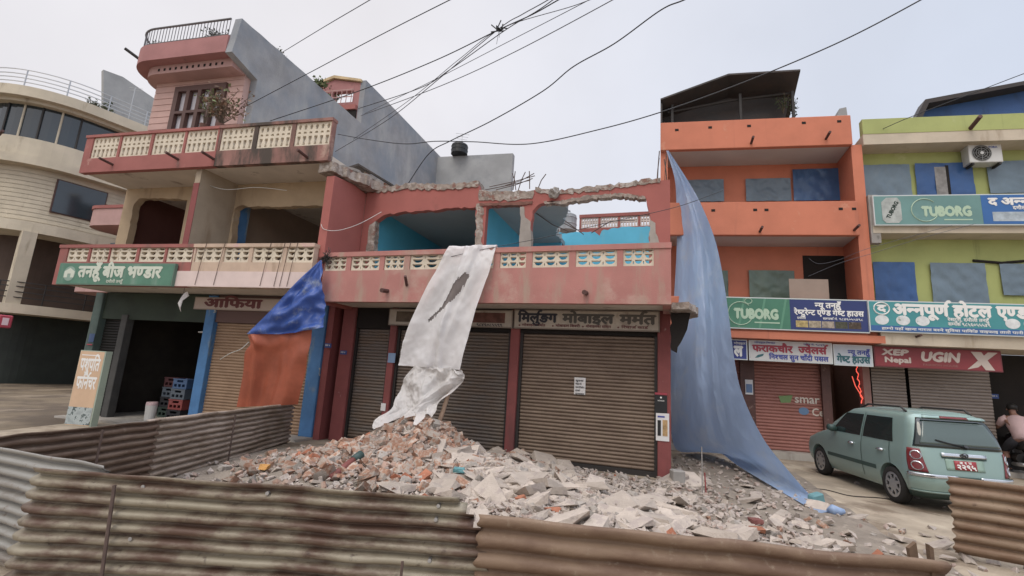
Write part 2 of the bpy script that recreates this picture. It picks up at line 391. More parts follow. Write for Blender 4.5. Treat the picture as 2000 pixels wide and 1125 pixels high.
def spout(F, u, v, z, L_, drop, par, r=.035, mat=None):
    m = MB(); m.tube([F(u, v+.05, z), F(u, v-L_, z-drop)], r, 8); return m.build('drain_pipe', mat or m_pipe, par)
def pu(F, xs, y, v): return [F.on(x, y, v)[0] for x in xs]

# ================================================================ the demolished red building
T = thing('demolished_building', 'half demolished two storey red shophouse with its roof gone and turquoise rooms open', 'building', CF(-3.7, 0, 0))
m = MB(); m.box(CF, -7.15, -.02, 5.2, 5.4, 0, 5.0); m.box(CF, -.2, 0, .4, 5.2, 0, 3.1); m.box(CF, -7.5, -7.3, .4, 5.2, 0, 5.9)
m.build('rear_walls', m_brick, T)
MB().box(CF, -7.5, 0, -1.08, 5.2, 3.12, 3.28).build('floor_slab', m_soffit, T)
for a, b in ((-7.54, -7.18), (-6.2, -6.03), (-3.24, -3.04), (-.24, 0)):
    MB().box(CF, a, b, 0, .32, 0, 3.12).build('pillar', m_redcol, T, bev=.012)
MB().box(CF, -7.18, -.24, .06, .3, 2.62, 3.12).build('lintel', m_dark, T)
for a, b, mt in ((-7.18, -6.2, m_shut2), (-6.03, -3.24, m_shut2), (-3.04, -.24, m_shut)):
    s = shutter('roller_shutter', CF, a+.06, b-.06, .16, .1, 2.62, mt, T, .072)
    g = MB(); g.box(CF, a, a+.06, .08, .2, 0, 2.62); g.box(CF, b-.06, b, .08, .2, 0, 2.62); g.box(CF, a+.06, b-.06, .12, .2, .0, .1); g.build('guide_rail', m_iron, s)
px = [(634, 676), (685, 741), (750, 789), (800, 886), (912, 964), (976, 1027), (1039, 1111), (1124, 1205), (1217, 1277)]
pans = [(CF.on(a, 515, -1.2)[0], CF.on(b, 515, -1.2)[0]) for a, b in px]
parapet(CF, T, 'balcony_parapet', m_red, -7.28, .0, 3.06, 4.15, pans, -1.2, -1.06, 3.74, 4.05, lattice)
MB().box(CF, -.14, 0, -1.06, .0, 3.06, 4.15).build('balcony_return', m_red, T)
for x, y in ((757, 568), (1145, 572)):
    u, z = CF.on(x, y, -1.2); spout(CF, u, -1.2, z, .22, .03, T, .045)
u, z = CF.on(795, 552, -1.2); MB().tube([CF(u, -1.2, z-.06), CF(u+.05, -1.38, z+.1)], .03, 7).build('bent_pipe', m_pipe, T)
# party fin at the left, wall with the broken openings
MB().extr(lambda v, z, u: CF(u, v, z), [[(-1.22, 3.06), (.0, 3.06), (.0, 6.02), (-.5, 6.06), (-.9, 6.02), (-1.22, 5.98)]], -7.52, -7.3).build('party_fin', m_red2, T, bev=.01)
def cz(pts, v=0): return [CF.on(x, y, v) for x, y in pts]
top = jag(cz([(702, 380), (735, 374), (800, 366), (870, 367), (935, 361)]), .025, .09, seed=1)
top += jag(cz([(936, 373), (960, 375), (1000, 377), (1040, 374), (1046, 369), (1080, 378), (1110, 373), (1160, 369), (1220, 361), (1260, 355), (1294, 352)]), .025, .09, seed=2)
op3 = jag(cz([(1268, 490), (1270, 425), (1263, 398), (1262, 386), (1240, 381), (1205, 380), (1180, 386), (1150, 383), (1130, 388), (1105, 394), (1085, 392), (1062, 396), (1048, 402), (1040, 412), (1037, 440)]), .022, .08, seed=3)
op2 = jag(cz([(1014, 480), (1018, 430), (1019, 402), (985, 399), (950, 404)]), .018, .09, seed=4)
op1 = jag(cz([(928, 480), (930, 404), (860, 409), (785, 414), (748, 421), (736, 430), (726, 437), (721, 470)]), .022, .09, seed=5)
zf = 3.28; lp = [(-7.3, zf)] + [(-7.3, top[0][1])] + top + [(0, top[-1][1]), (0, zf)]
lp += [(op3[0][0], zf)] + op3 + [(op3[-1][0], zf), (op2[0][0], zf)] + op2 + [(op2[-1][0], zf), (op1[0][0], zf)] + op1 + [(op1[-1][0], zf)]
MB().wall(CF, [lp], 0, .16).build('broken_front_wall', m_red2, T)
# raw masonry left where render and bricks fell: pier, jambs, broken crown
def rawpatch(name, pts, v0, v1, amp=.02, step=.07, seed=0, mat=None):
    return MB().wall(CF, [jag(pts, amp, step, True, seed)], v0, v1).build(name, mat or m_raw, T)
rawpatch('broken_pier', cz([(928, 492), (931, 398), (945, 398), (941, 492)]), -.012, .2, .03, .06, 6, m_raw)
rawpatch('plaster_pier', cz([(1014, 490), (1017, 430), (1016, 404), (1024, 404), (1026, 425), (1036, 432), (1038, 490)]), -.012, .17, .012, .07, 7, M('grey_plaster', '9c938a', .9, .12, 3))
rawpatch('broken_jamb', cz([(715, 492), (722, 440), (734, 432), (729, 492)]), -.01, .17, .012, .07, 8)
rawpatch('broken_jamb', cz([(1267, 490), (1270, 430), (1280, 436), (1281, 455), (1290, 478), (1292, 490)]), -.01, .17, .015, .07, 9, M('grey_plaster_jamb', 'a39a90', .9, .12, 3))
t1 = cz([(735, 377), (800, 370), (870, 371), (935, 365)]); t2 = [(a, b+.14) for a, b in t1]
rawpatch('broken_crown', t1+t2[::-1], -.03, .35, .035, .07, 10)
t1 = cz([(936, 392), (1000, 392), (1040, 388), (1042, 372), (1000, 374), (937, 372)])
rawpatch('broken_crown', t1, -.02, .3, .03, .07, 11)
t1 = cz([(1046, 374), (1085, 384), (1110, 378), (1160, 374), (1220, 366), (1290, 357)]); t2 = [(a, b+.1) for a, b in t1]
rawpatch('broken_crown', t1+t2[::-1], -.02, .25, .035, .07, 12)
t1 = cz([(1062, 394), (1105, 391), (1150, 381), (1205, 378), (1260, 383), (1262, 389), (1205, 384), (1152, 388), (1106, 397), (1064, 399)])
rawpatch('broken_lintel', t1, -.005, .17, .028, .045, 13)
rawpatch('broken_lintel', cz([(937, 398), (1000, 396), (1040, 393), (1040, 399), (1000, 401), (938, 403)]), -.03, .12, .015, .06, 14, M('dark_broken_brick', '7d5347', .95, .25, 6))
u, z = CF.on(1085, 379); m = MB()
bmx = bmesh.new(); bmesh.ops.create_icosphere(bmx, subdivisions=3, radius=.12)
m.add([CF(u, -.06, z) + v.co*(1+.5*noise.noise(v.co*14)) for v in bmx.verts], [tuple(v.index for v in f.verts) for f in bmx.faces]); bmx.free()
m.build('concrete_lump', m_conc, T)
# rooms
m = MB(); m.box(CF, -7.1, -7.0, .17, 4.6, zf, 5.66); m.box(CF, -7.0, -4.2, 4.5, 4.6, zf, 5.66); m.build('room_wall', m_teal, T)
MB().box(CF, -4.22, -4.08, .2, 4.6, zf, 5.66).build('room_wall', m_teal, T)
MB().box(CF, -4.08, -3.02, 3.6, 3.7, zf, 5.66).build('room_wall', m_teal, T)
zb = CF.on(1180, 452, 4.0)[1]
MB().wall(CF, [[(-3.5, zf), (-.1, zf)] + jag([(-.1, zb+.12), (-.6, zb+.1), (-1.3, zb+.12), (-1.9, zb+.03), (-1.95, zb-.12), (-2.1, zb), (-3.5, zb)], .03, .1, seed=20)], 4.0, 4.12).build('broken_rear_wall', m_teal, T)
MB().slab(CF, [(-7.3, .16), (-2.75, .16)] + jag([(-2.6, .3), (-2.3, .9), (-2.6, 1.8), (-2.9, 2.4), (-3.0, 3.4)], .07, .12, seed=22) + [(-3.0, 4.6), (-7.3, 4.6)], 5.66, 5.8).build('roof_slab', m_ceil, T)
for px_, py_ in ((880, 426), (911, 419)):
    pass
# end walls on the right, broken cantilever
MB().extr(lambda v, z, u: CF(u, v, z), [[(.16, zf), (1.2, zf)] + jag([(1.2, 4.2), (.8, 4.6), (.5, 5.4), (.16, 5.85)], .04, .12, seed=23)], -.14, -.004).build('end_wall', m_red2, T)
MB().slab(CF, jag([(0.003, -.9), (.3, -1.0), (.42, -.6), (.5, .1), (.3, .5), (.003, .5)], .03, .12, True, 24), 3.02, 3.14).build('broken_slab_edge', m_raw, T)
MB().wall(CF, [jag([(.003, 3.015), (.34, 3.015), (.3, 2.8), (.2, 2.55), (.1, 2.3), (.003, 2.35)], .02, .08, True, 25)], -.5, -.3).build('wall_stub', m_dark, T)
# broken cornice slab on the fin
MB().slab(CF, [(-7.75, -1.25), (-7.35, -1.3)] + jag([(-7.3, -1.2), (-7.2, -.8), (-7.0, -.3), (-6.85, .25)], .05, .1, seed=26) + [(-7.6, .3)], 6.07, 6.3).build('broken_cornice', m_raw, T)
MB().slab(CF, jag([(-7.6, -.9), (-7.3, -.95), (-7.05, -.4), (-6.95, .15), (-7.5, .2)], .05, .12, True, 27), 6.305, 6.37).build('broken_cornice', m_conc, T)
# rebar
def rods(name, F, base, n, hz, par, sp=.1, lean=.15, seed=0, r=.011):
    rnd = random.Random(seed)
    for k in range(n):
        u, v, z = base[0]+rnd.uniform(-sp, sp), base[1]+rnd.uniform(-.08, .08), base[2]
        h = hz*rnd.uniform(.6, 1.1); a, b = rnd.uniform(-lean, lean), rnd.uniform(-lean, lean)
        MB().tube([F(u, v, z-.05), F(u+a*.4, v+b*.4, z+h*.5), F(u+a, v+b, z+h)], r, 5).build(name, m_rebar, par)
rods('rebar', CF, (-3.1, .1, 5.92), 5, .42, T, .3, .2, 31)
rods('rebar', CF, (-.16, .1, 5.8), 4, .75, T, .12, .06, 32)
for dz, a, b, k in ((.12, -4.15, -3.0, 1), (.22, -4.05, -2.9, 2), (.16, -3.9, -2.95, 3), (.28, -3.7, -2.92, 4)):
    MB().tube([CF(a, .1+k*.06, 5.9+dz-.05), CF((a+b)/2, .1+k*.05, 5.92+dz), CF(b, .05, 5.96+dz)], .01, 5).build('rebar', m_rebar, T)
for k, (a, b) in enumerate((((1045, 415), (1110, 452)), ((1040, 400), (1125, 448)), ((1065, 402), (1140, 458)), ((1060, 432), (1100, 425)), ((1155, 455), (1240, 430)))):
    p0 = CF.on(*a, 1.0+.3*k); p1 = CF.on(*b, 2.4); MB().tube([CF(p0[0], 1.0+.3*k, p0[1]), CF((p0[0]+p1[0])/2, 1.7, (p0[1]+p1[1])/2-.06), CF(p1[0], 2.4, p1[1])], .012, 5).build('rebar', m_rebar, T)
# ================================================================ cream building on the left
S = thing('cream_shophouse', 'three storey cream and dull red shophouse with two lattice balconies and a pink top floor', 'building', LF(-3.4, 0, 0))
gz = .02
MB().box(LF, -7.0, .1, .4, 11, 0, .06).build('shop_floor', m_plinth, S)
MB().box(LF, -7.0, .0, -.5, .4, 0, .05).build('plinth', m_plinth, S)
m_bluep = M('blue_pillar_paint', '3a76ad', .7, .14, 2.5, stain='7d8f96', st=(.55, .7), sts=(4, 4, 1.2), patch='a9aca6', pt=(.66, .69), ps=3)
for a, b, mt in ((-.36, -.01, m_bluep), (-3.52, -3.24, m_bluep)):
    MB().box(LF, a, b, 0, .3, .05, 3.3).build('pillar', mt, S, bev=.01)
MB().box(LF, -6.2, -6.0, -.02, .18, .05, 2.72).build('pillar', M('dark_grey_post', '4b4a48', .7, .15, 3), S, bev=.01)
MB().box(LF, -7.2, -6.92, -.05, .25, .05, 3.3).build('pillar', M('greygreen_pillar', '4d5f5a', .8, .15, 3, stain='6d7470'), S, bev=.01)
MB().box(LF, -6.92, -3.5, .02, .14, 2.6, 3.32).build('lintel_panel', M('dark_green_panel', '2e3b2e', .7, .2, 1.5), S)
MB().box(LF, -3.26, -.34, .05, .2, 2.62, 3.32).build('lintel', m_frame, S)
shutter('roller_shutter', LF, -3.24, -.36, .15, .05, 2.62, m_shutt, S, .072)
shutter('roller_shutter', LF, -6.92, -6.2, .15, .05, 2.62, M('black_shutter', '23211f', .6, .1, 2), S, .072)
m = MB(); m.box(LF, -6.95, -3.4, 4.2, 4.3, .06, 3.3); m.box(LF, -6.95, -6.85, .3, 4.2, .06, 3.3); m.box(LF, -3.5, -3.4, .31, 4.2, .06, 3.3); m.build('shop_wall', M('shaded_wall', '3d362f', .9, .2, 2), S)  # gloom of the deep shop is put into the wall colour
MB().box(LF, -7.0, .42, -1.06, 11, 3.34, 3.46).build('floor_slab', m_soffit, S)
# first balcony
zt = 4.33
pl = [(131, 172), (176, 212), (214, 266), (271, 321), (325, 376)]; pr = [(381, 432), (437, 486), (493, 552), (559, 612)]
PL = [(LF.on(a, 496, -1.2)[0], LF.on(b, 496, -1.2)[0]) for a, b in pl]; PR = [(LF.on(a, 496, -1.2)[0], LF.on(b, 496, -1.2)[0]) for a, b in pr]
z0p = LF.on(420, 512, -1.2)[1]; z1p = LF.on(420, 483, -1.2)[1]
sp = (PL[-1][1]+PR[0][0])/2
parapet(LF, S, 'balcony_parapet', m_redband, -6.98, sp-.02, 3.3, zt, PL, -1.2, -1.06, z0p, z1p, lattice)
parapet(LF, S, 'balcony_parapet', M('stained_cream_band', 'c3a78e', .86, .1, 1.6, stain='8c725a', st=(.55, .72), sts=(3, 3, .5), patch='c9a09a', pt=(.56, .68)), sp-.008, .40, 3.3, zt, PR, -1.2, -1.06, z0p, z1p, lattice)
MB().box(LF, PL[-1][1]-.55, .38, -1.225, -1.205, 3.31, 3.31+.36).build('whitewash_band', m_pinkw, S)
for x in (392, 428, 518, 545, 556, 570): # ties and drips hanging over the balcony
    u = LF.on(x, 500, -1.24)[0]; MB().tube([LF(u+.1, -1.235, zt+.02), LF(u+.04, -1.24, 3.9), LF(u-.02, -1.24, 3.34)], .006, 5).build('tie_rod', m_rebar, S)
# first floor walls with rough openings
def lz(pts, v=0): return [LF.on(x, y, v) for x, y in pts]
zl = 3.46
o1 = jag(lz([(245, 480), (262, 398), (272, 388), (320, 387), (366, 390)]), .02, .1, seed=41); o1e = LF.on(355, 480)[0]
o2 = jag(lz([(450, 480), (458, 408), (466, 402), (475, 400), (485, 404), (560, 403), (640, 401)]), .02, .1, seed=42)
wl = [(-7.0, zl), (-7.0, 6.34), (.4, 6.34), (.4, zl), (-.32, zl), (-.32, o2[-1][1])] + o2[::-1][1:] + [(o2[0][0], zl), (o1[-1][0]+.02, zl)] + o1[::-1] + [(o1[0][0], zl)]
MB().wall(LF, [wl], 0, .18).build('front_wall', m_cream, S)
uf = LF.on(378, 420, -1.04)[0]; MB().box(LF, uf-.16, uf, -1.04, -.002, zl, 6.34).build('party_fin', M('fin_plaster', 'ab9a82', .88, .1, 1.3, stain='9a8468', st=(.5, .68)), S); MB().box(LF, uf-.165, uf+.004, -1.05, -1.04, zl, 5.95).build('fin_edge', m_redcol, S)
MB().box(LF, -4.42, -4.24, .19, 2.6, zl, 6.3).build('room_wall', m_redcol, S)
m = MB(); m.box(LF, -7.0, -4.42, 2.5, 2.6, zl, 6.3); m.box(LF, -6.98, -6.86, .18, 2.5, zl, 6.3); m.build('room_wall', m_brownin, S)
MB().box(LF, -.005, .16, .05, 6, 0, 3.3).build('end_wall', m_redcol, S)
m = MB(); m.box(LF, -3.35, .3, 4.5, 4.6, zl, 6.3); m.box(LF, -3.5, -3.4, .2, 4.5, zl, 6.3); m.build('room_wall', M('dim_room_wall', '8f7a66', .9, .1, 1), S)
MB().box(LF, -3.38, -3.2, .2, .5, zl, 6.0).build('blue_panel', m_bluep, S)
# second balcony
MB().box(LF, -7.0, .42, -1.1, 11, 6.34, 6.46).build('floor_slab', m_soffit, S)
z2 = 7.36; pl2 = [(180, 231), (235, 292), (297, 357), (361, 421)]; pr2 = [(430, 494), (501, 567), (574, 644)]
P2 = [(LF.on(a, 285, -1.2)[0], LF.on(b, 284, -1.2)[0]) for a, b in pl2]; Q2 = [(LF.on(a, 275, -1.2)[0], LF.on(b, 270, -1.2)[0]) for a, b in pr2]
s2 = (P2[-1][1]+Q2[0][0])/2
zq0 = LF.on(420, 295, -1.2)[1]; zq1 = LF.on(420, 252, -1.2)[1]
parapet(LF, S, 'balcony_parapet', m_redband, -6.98, s2-.01, 6.3, z2, P2, -1.2, -1.06, zq0, zq1, balusters)
parapet(LF, S, 'balcony_parapet', m_mould, s2, .42, 6.3, z2, Q2, -1.2, -1.06, zq0, zq1, balusters)
for x, y in ((220, 322), (348, 312), (417, 311), (600, 308)):
    u, z = LF.on(x, y, -1.2); spout(LF, u, -1.2, z, .32, -.04, S, .035)
# pink top floor
m_pinkc = M('pink_coursed_wall', 'c49d93', .85, .08, 1.2, stain='9c776e', st=(.58, .76))
zt1 = 10.0
wx0, wz0 = LF.on(336, 246, .1); wx1, wz1 = LF.on(441, 170, .1); wz1 = 9.45; wz0 = 7.9
MB().wall(LF, [[(-6.85, 6.46), (-3.72, 6.46), (-3.72, zt1), (-6.85, zt1)], rect(wx0, wx1, wz0, wz1)], .1, .28).build('upper_wall', m_pinkc, S)
m = MB()
for k in range(17):
    z = 6.62+k*.2
    if z > 9.85: break
    segs = ((-6.86, -3.71),) if not wz0-.1 < z < wz1+.1 else ((-6.86, wx0-.12), (wx1+.12, -3.71))
    for a, b in segs: m.box(LF, a, b, .085, .1, z, z+.175)
m.build('cladding_courses', m_pinkc, S)
WF = MB(); WF.wall(LF, [rect(wx0-.08, wx1+.08, wz0-.08, wz1+.08)] + [rect(wx0+.07+i*(wx1-wx0)/4, wx0-.05+(i+1)*(wx1-wx0)/4, a, b) for i in range(4) for a, b in ((wz0+.06, wz0+.75), (wz0+.83, wz1-.08))], .03, .14)
WF = WF.build('window', m_frame, S); MB().box(LF, wx0, wx1, .16, .18, wz0, wz1).build('pane', m_glassp, WF)
# parapet of the top floor with its rounded corner, upstand band and railing
def roundcap(F, ua, ub, v0, v1, r, n=10):
    return [(ub, v0), (ub, v1), (ua, v1)] + [(ua+r-r*math.cos(a), v0+r-r*math.sin(a)) for a in (math.pi/2*k/n for k in range(n+1))]
cap = roundcap(LF, -7.45, -3.72, -.62, 1.5, 1.0)
MB().slab(LF, cap, 9.98, 10.5).build('roof_band', m_pinkd, S)
MB().slab(LF, roundcap(LF, -7.2, -3.72, -.35, 1.5, .8), 9.72, 9.98).build('roof_cove', m_pinkf, S)
m = MB()
for k in range(12):
    u = -6.3+k*.2; m.box(LF, u, u+.06, -.36, -.352, 9.8, 9.88)
m.build('vent_slots', m_dark, S)
rl = [(u, v) for u, v in roundcap(LF, -7.4, -3.74, -.56, 1.4, .95)[2:]][::-1]; rl = [(-3.74, -.56)] + [p for p in rl if True]
rl = [(-3.8, -.56)] + [(a, b) for a, b in rl[1:]]
RA = MB(); RA.tube([LF(a, b, 11.06) for a, b in rl], .03, 6); RA.tube([LF(a, b, 10.56) for a, b in rl], .02, 6)
def along(path, step):
    out = []; acc = 0
    for (x0, y0), (x1, y1) in zip(path, path[1:]):
        d = math.hypot(x1-x0, y1-y0)
        while acc < d: out.append((x0+(x1-x0)*acc/d, y0+(y1-y0)*acc/d)); acc += step
        acc -= d
    return out
for a, b in along(rl, .11): RA.tube([LF(a, b, 10.5), LF(a, b, 11.06)], .012, 4)
RA.build('roof_railing', flat('rail_grey', '6d6a6c', .5, .3), S)
MB().tube([LF(-7.3, -.2, 10.40), LF(-7.52, -.5, 10.58)], .045, 7).build('roof_spout', m_iron, S)
# long grey party wall in two heights, and the low grey wing at its end
SW = lambda v, z, u: LF(u, v, z)
MB().extr(SW, [jag([(-.62, 9.95), (-.5, 11.08), (1.5, 11.06), (3.2, 11.03), (5.0, 11.0)], .012, .3, seed=50) + [(5.0, 12.85), (7.5, 12.85), (11.6, 12.8), (11.6, 6.46), (.29, 6.46), (.29, 9.7)]], -3.72, -3.5).build('side_wall', m_grey, S)
MB().box(LF, -3.5, .5, 11.3, 11.6, 6.46, 12.65).build('rear_wing', m_grey2, S)
m = MB(); m.wall(LF, [[(-6.6, 10.5), (-3.72, 10.5), (-3.72, 12.75), (-4.9, 13.0), (-6.6, 12.5)], rect(-4.9, -4.0, 11.95, 12.45)], 5.0, 5.2); m.build('penthouse_wall', m_pinkd, S)
m = MB(); m.wall(LF, [[(-6.9, 12.42), (-4.9, 13.02), (-3.66, 12.76), (-3.66, 12.86), (-4.9, 13.14), (-6.9, 12.54)]], 4.9, 5.3); m.build('penthouse_trim', M('yellow_trim', 'c2a878', .8), S)
m = MB()
for k in range(8): m.box(LF, -5.55+k*.22, -5.53+k*.22, 4.9, 4.92, 11.85, 12.45)
m.box(LF, -5.6, -3.95, 4.9, 4.92, 12.42, 12.46); m.box(LF, -5.6, -3.95, 4.9, 4.92, 12.12, 12.15); m.build('grille', m_pinkf, S)
MB().box(LF, -5.2, -3.73, 4.93, 4.99, 10.6, 11.55).build('opening_shade', m_dark, S); MB().box(LF, -5.4, -3.73, 4.86, 4.99, 11.56, 11.75).build('ledge', m_redband, S)  # solid dark box painted as the shade inside an opening, ledge above
# shed remnant between the two buildings
_q = [LF.on(x, y, 1.6) for x, y in ((690, 372), (772, 372), (758, 360), (712, 335))]; MB().wall(LF, [_q], 1.6, 1.75).build('brick_stub', m_brick, S)
_q = [LF.on(x, y, 1.4) for x, y in ((682, 329), (704, 322), (770, 362), (770, 365), (705, 326), (682, 332))]; MB().wall(LF, [_q], 1.3, 1.9).build('tin_sheet', m_tin, S)
# ================================================================ corner building at the far left
_o = gnd(0, 750); _a = gnd(160, 752) - _o; FA = math.degrees(math.atan2(_a.y, _a.x))
FF = Frame(_o, FA, Vector((-math.sin(R(FA)), math.cos(R(FA)), 0)))
B = thing('corner_building', 'cream corner building with rounded floors, dark glass and steel rails at far left', 'building', FF(3, 0, 0))
def cpath(off, r0=2.6, u0=-1.8, far=14, front=16, n=14):   # side face from far end, round the corner, along the front
    r = r0+off; p = [(far, -off)]
    for k in range(n+1):
        a = math.pi/2*k/n; p.append((u0+r0-r*math.sin(a), r0-r*math.cos(a)))
    return p + [(u0-off, front)]
def cring(off, z0, z1, name, mat, inner=None, **kw):
    p = cpath(off, **kw); i = [(p[0][0], 8), (6, p[-1][1])]; i = [(14, p[-1][1])]
    return MB().slab(FF, p + i, z0, z1).build(name, mat, B)
m_darkgreen = M('dark_green_shutter', '2b322c', .6, .15, 2)
cring(-.4, 0, 3.2, 'ground_floor_wall', m_darkgreen)
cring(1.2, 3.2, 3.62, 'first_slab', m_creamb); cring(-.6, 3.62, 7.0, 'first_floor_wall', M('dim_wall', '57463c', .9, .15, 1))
cring(1.0, 7.0, 7.5, 'second_slab', m_creamb); cring(.5, 7.5, 10.2, 'second_floor_wall', m_creamb)
m = MB()
for k in range(12):
    p = cpath(.53); q = [FF(a, b, 7.62+k*.21) for a, b in p]; q2 = [FF(a, b, 7.62+k*.21+.185) for a, b in p]
    n_ = len(q); m.add(q+q2, [(i, i+1, n_+i+1, n_+i) for i in range(n_-1)])
m.build('cladding_courses', m_creamb, B)
cring(1.1, 10.2, 10.62, 'third_slab', m_creamb); cring(1.0, 10.62, 11.5, 'third_parapet', m_creamb)
cring(.55, 11.5, 13.3, 'curved_glazing', m_glass)
cring(1.25, 13.45, 13.95, 'roof_slab', m_creamb); cring(.9, 13.3, 13.45, 'roof_soffit', m_creamb)
for u0, u1 in ((2.0, 3.6),):
    a = FF.on(100, 400, -.55); W_ = MB().box(FF, a[0], a[0]+2.0, -.56, -.45, 8.2, 9.9).build('window', m_frame, B)
    MB().box(FF, a[0]+.05, a[0]+1.95, -.6, -.565, 8.25, 9.85).build('pane', m_glass, W_)
a = FF.on(20, 350, -.55); W_ = MB().box(FF, a[0]-1.6, a[0]-.6, 1.0, 1.1, 8.2, 9.9).build('window', m_frame, B)
for k, (a, b) in enumerate(cpath(.58)[2:-1:2]): MB().tube([FF(a, b, 11.5), FF(a, b, 13.3)], .045, 6).build('mullion', m_creamb if k % 2 else m_iron, B)
def crail(name, off, z, hs, posts, mat, h):
    m = MB(); p = cpath(off)
    for q in hs: m.tube([FF(a, b, z+q) for a, b in p], .025, 5)
    for a, b in along(p, posts): m.tube([FF(a, b, z), FF(a, b, z+h)], .03, 5)
    return m.build(name, mat, B)
crail('roof_railing', 1.1, 13.95, (.25, .45, .65, .88), 1.6, m_steel, .88)
crail('balcony_railing', 1.1, 3.62, (.3, .55, .8, 1.0), 1.5, m_iron, 1.0)
for u_ in (FF.on(30, 510, -.9)[0], 5.5):
    MB().box(FF, u_, u_+.5, -.9, -.4, 3.62, 7.0).build('pillar', m_creamb, B)
_q = [FF.on(x, y, 1.2) for x, y in ((202, 136), (240, 150), (320, 205), (320, 270), (202, 212))]; MB().wall(FF, [_q], 1.2, 1.5).build('roof_shed', m_grey2, B)
u, z = FF.on(165, 190, -1.0); spout(FF, -2.2, .0, 10.9, 1.6, -.15, B, .06)
# pink balconied block in the gap
p0 = at(222, 430, 22); GF = Frame(Vector((p0.x, p0.y, 0)), -13.2)
Q = thing('pink_block', 'pink block with a rounded balcony showing in the narrow gap behind the cream shophouse', 'building', GF(0, 0, 0))
MB().box(GF, .3, 3, .2, 5, 0, 9.5).build('wall', m_pinkf, Q)
for z in (4.3, 7.4):
    MB().slab(GF, roundcap(GF, -.5, 3, -1.0, 2, .9), z, z+.8).build('balcony', m_pinkf, Q); MB().slab(GF, roundcap(GF, -.55, 3, -1.05, 2, .95), z+.8, z+.95).build('balcony_cap', m_redband, Q)
MB().box(GF, -.1, .8, .15, .2, 5.5, 6.9).build('window', m_glass, Q)
# ================================================================ orange building
O_ = thing('orange_building', 'bright orange three storey guest house with a dark tin roof shed and plain balcony bands', 'building', RF(-.1, 0, 0))
UL, UR = -2.6, 2.36
m = MB(); m.box(RF, UL, UR+.1, 0, .2, 3.3, 9.0); m.build('front_wall', m_orange, O_)
m = MB(); m.box(RF, UL, UL+.2, .2, 8, 0, 9.0); m.build('side_wall', m_orange, O_)
def band(z0, z1, name='balcony_band', ub=UR): return MB().box(RF, UL, ub, -1.2, -1.05, z0, z1).build(name, m_orange, O_, bev=.012)
band(8.34, 9.2); band(5.8, 6.74); band(3.2, 4.08)
MB().box(RF, UL, UR+.35, -1.25, .0, 3.02, 3.2).build('canopy_slab', m_orange, O_)
for z in (8.36, 5.82): MB().box(RF, UL, UR, -1.05, 0, z, z+.12).build('balcony_slab', m_whitec, O_)
m = MB(); m.box(RF, UR-.02, UR+.24, -1.12, 0, 3.2, 8.36); m.build('party_fin', m_orange, O_)
m = MB(); m.box(RF, UL, UL+.2, -1.05, 0, 3.2, 8.36); m.build('party_fin', m_orange, O_)
def window(F, par, px, py, v, mat, label=None, frame=m_frame, bars=1, name='window', inset=.0):
    a = F.on(px[0], py[1], v); b = F.on(px[1], py[0], v)
    u0, u1 = a[0], b[0]; z0 = F.on((px[0]+px[1])/2, py[1], v)[1]; z1 = F.on((px[0]+px[1])/2, py[0], v)[1]
    f = MB(); f.wall(F, [rect(u0, u1, z0, z1)] + [rect(u0+.05+i*(u1-u0)/(bars+1), u0-.05+(i+1)*(u1-u0)/(bars+1)+.0, z0+.05, z1-.05) for i in range(bars+1)], v-.03, v+.02)
    f = f.build(name, frame, par); 
    MB().grid(lambda s, t: F(u0-.03+(u1-u0+.06)*s, v-.06-.03*noise.noise(Vector((s*5+px[0]+t*2, t*2.5, 0)))-.02*noise.noise(Vector((s*14+px[0], t*6, 0))), z0-.03+(z1-z0+.06)*t), 24, 18).build('pane', mat, f, smooth=True)
    return f
for px, py, mt in (((1345, 1411), (354, 393), m_poly), ((1459, 1541), (352, 392), m_poly), ((1552, 1639), (333, 391), m_polyb), ((1466, 1548), (531, 584), m_polyg), ((1400, 1419), (531, 584), m_polyg)):
    window(RF, O_, px, py, -.0, mt)
a = RF.on(1572, 584, 0); b = RF.on(1650, 500, 0)
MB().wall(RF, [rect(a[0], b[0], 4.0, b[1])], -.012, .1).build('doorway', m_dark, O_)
a = RF.on(1542, 580, -.9); b = RF.on(1617, 546, -.9); MB().box(RF, a[0], b[0], -.92, -.9, 4.0, b[1]).build('beige_board', M('hardboard', '9a8575', .8, .06, 2), O_)
for x, y in ((1322, 254), (1387, 249), (1463, 246), (1570, 240), (1639, 237), (1393, 411), (1370, 411), (1475, 410), (1497, 410), (1642, 408), (1668, 408)):
    u, z = RF.on(x, y, -1.2); MB().box(RF, u-.05, u+.05, -1.206, -1.19, z-.035, z+.035).build('drain_hole', m_dark, O_)
for x, y in ((1467, 277), (1613, 268), (1484, 449), (1668, 446)):
    u, z = RF.on(x, y, -1.2); spout(RF, u, -1.2, z-.05, .35, -.02, O_, .035)
# tin shed on the roof
for u in (-2.3, -.4, 1.0): MB().box(RF, u, u+.07, -.9, -.83, 9.0, 10.2).build('shed_post', m_iron, O_)
m = MB(); P = [RF(-2.6, -1.2, 9.93), RF(-.72, -1.3, 10.55), RF(1.15, -1.35, 10.52), RF(1.35, 3.2, 9.3), RF(-.4, 3.2, 9.5), RF(-2.6, 3.2, 9.0)]
P2_ = [p+Vector((0, 0, .05)) for p in P]
m.add(P+P2_, [(0, 1, 4, 5), (1, 2, 3, 4), (6, 7, 10, 11), (7, 8, 9, 10)] + [(i, (i+1) % 6, 6+(i+1) % 6, 6+i) for i in range(6)])
m.build('shed_roof', m_tin, O_)
m = MB(); m.wall(RF, [[(-2.6, 8.9), (.75, 8.9), (1.1, 10.4), (-.72, 10.4), (-2.6, 9.8)]], -.45, -.4); m.box(RF, -2.6, -2.55, -1.15, -.45, 9.0, 9.85); m.build('shed_wall', m_tin, O_)
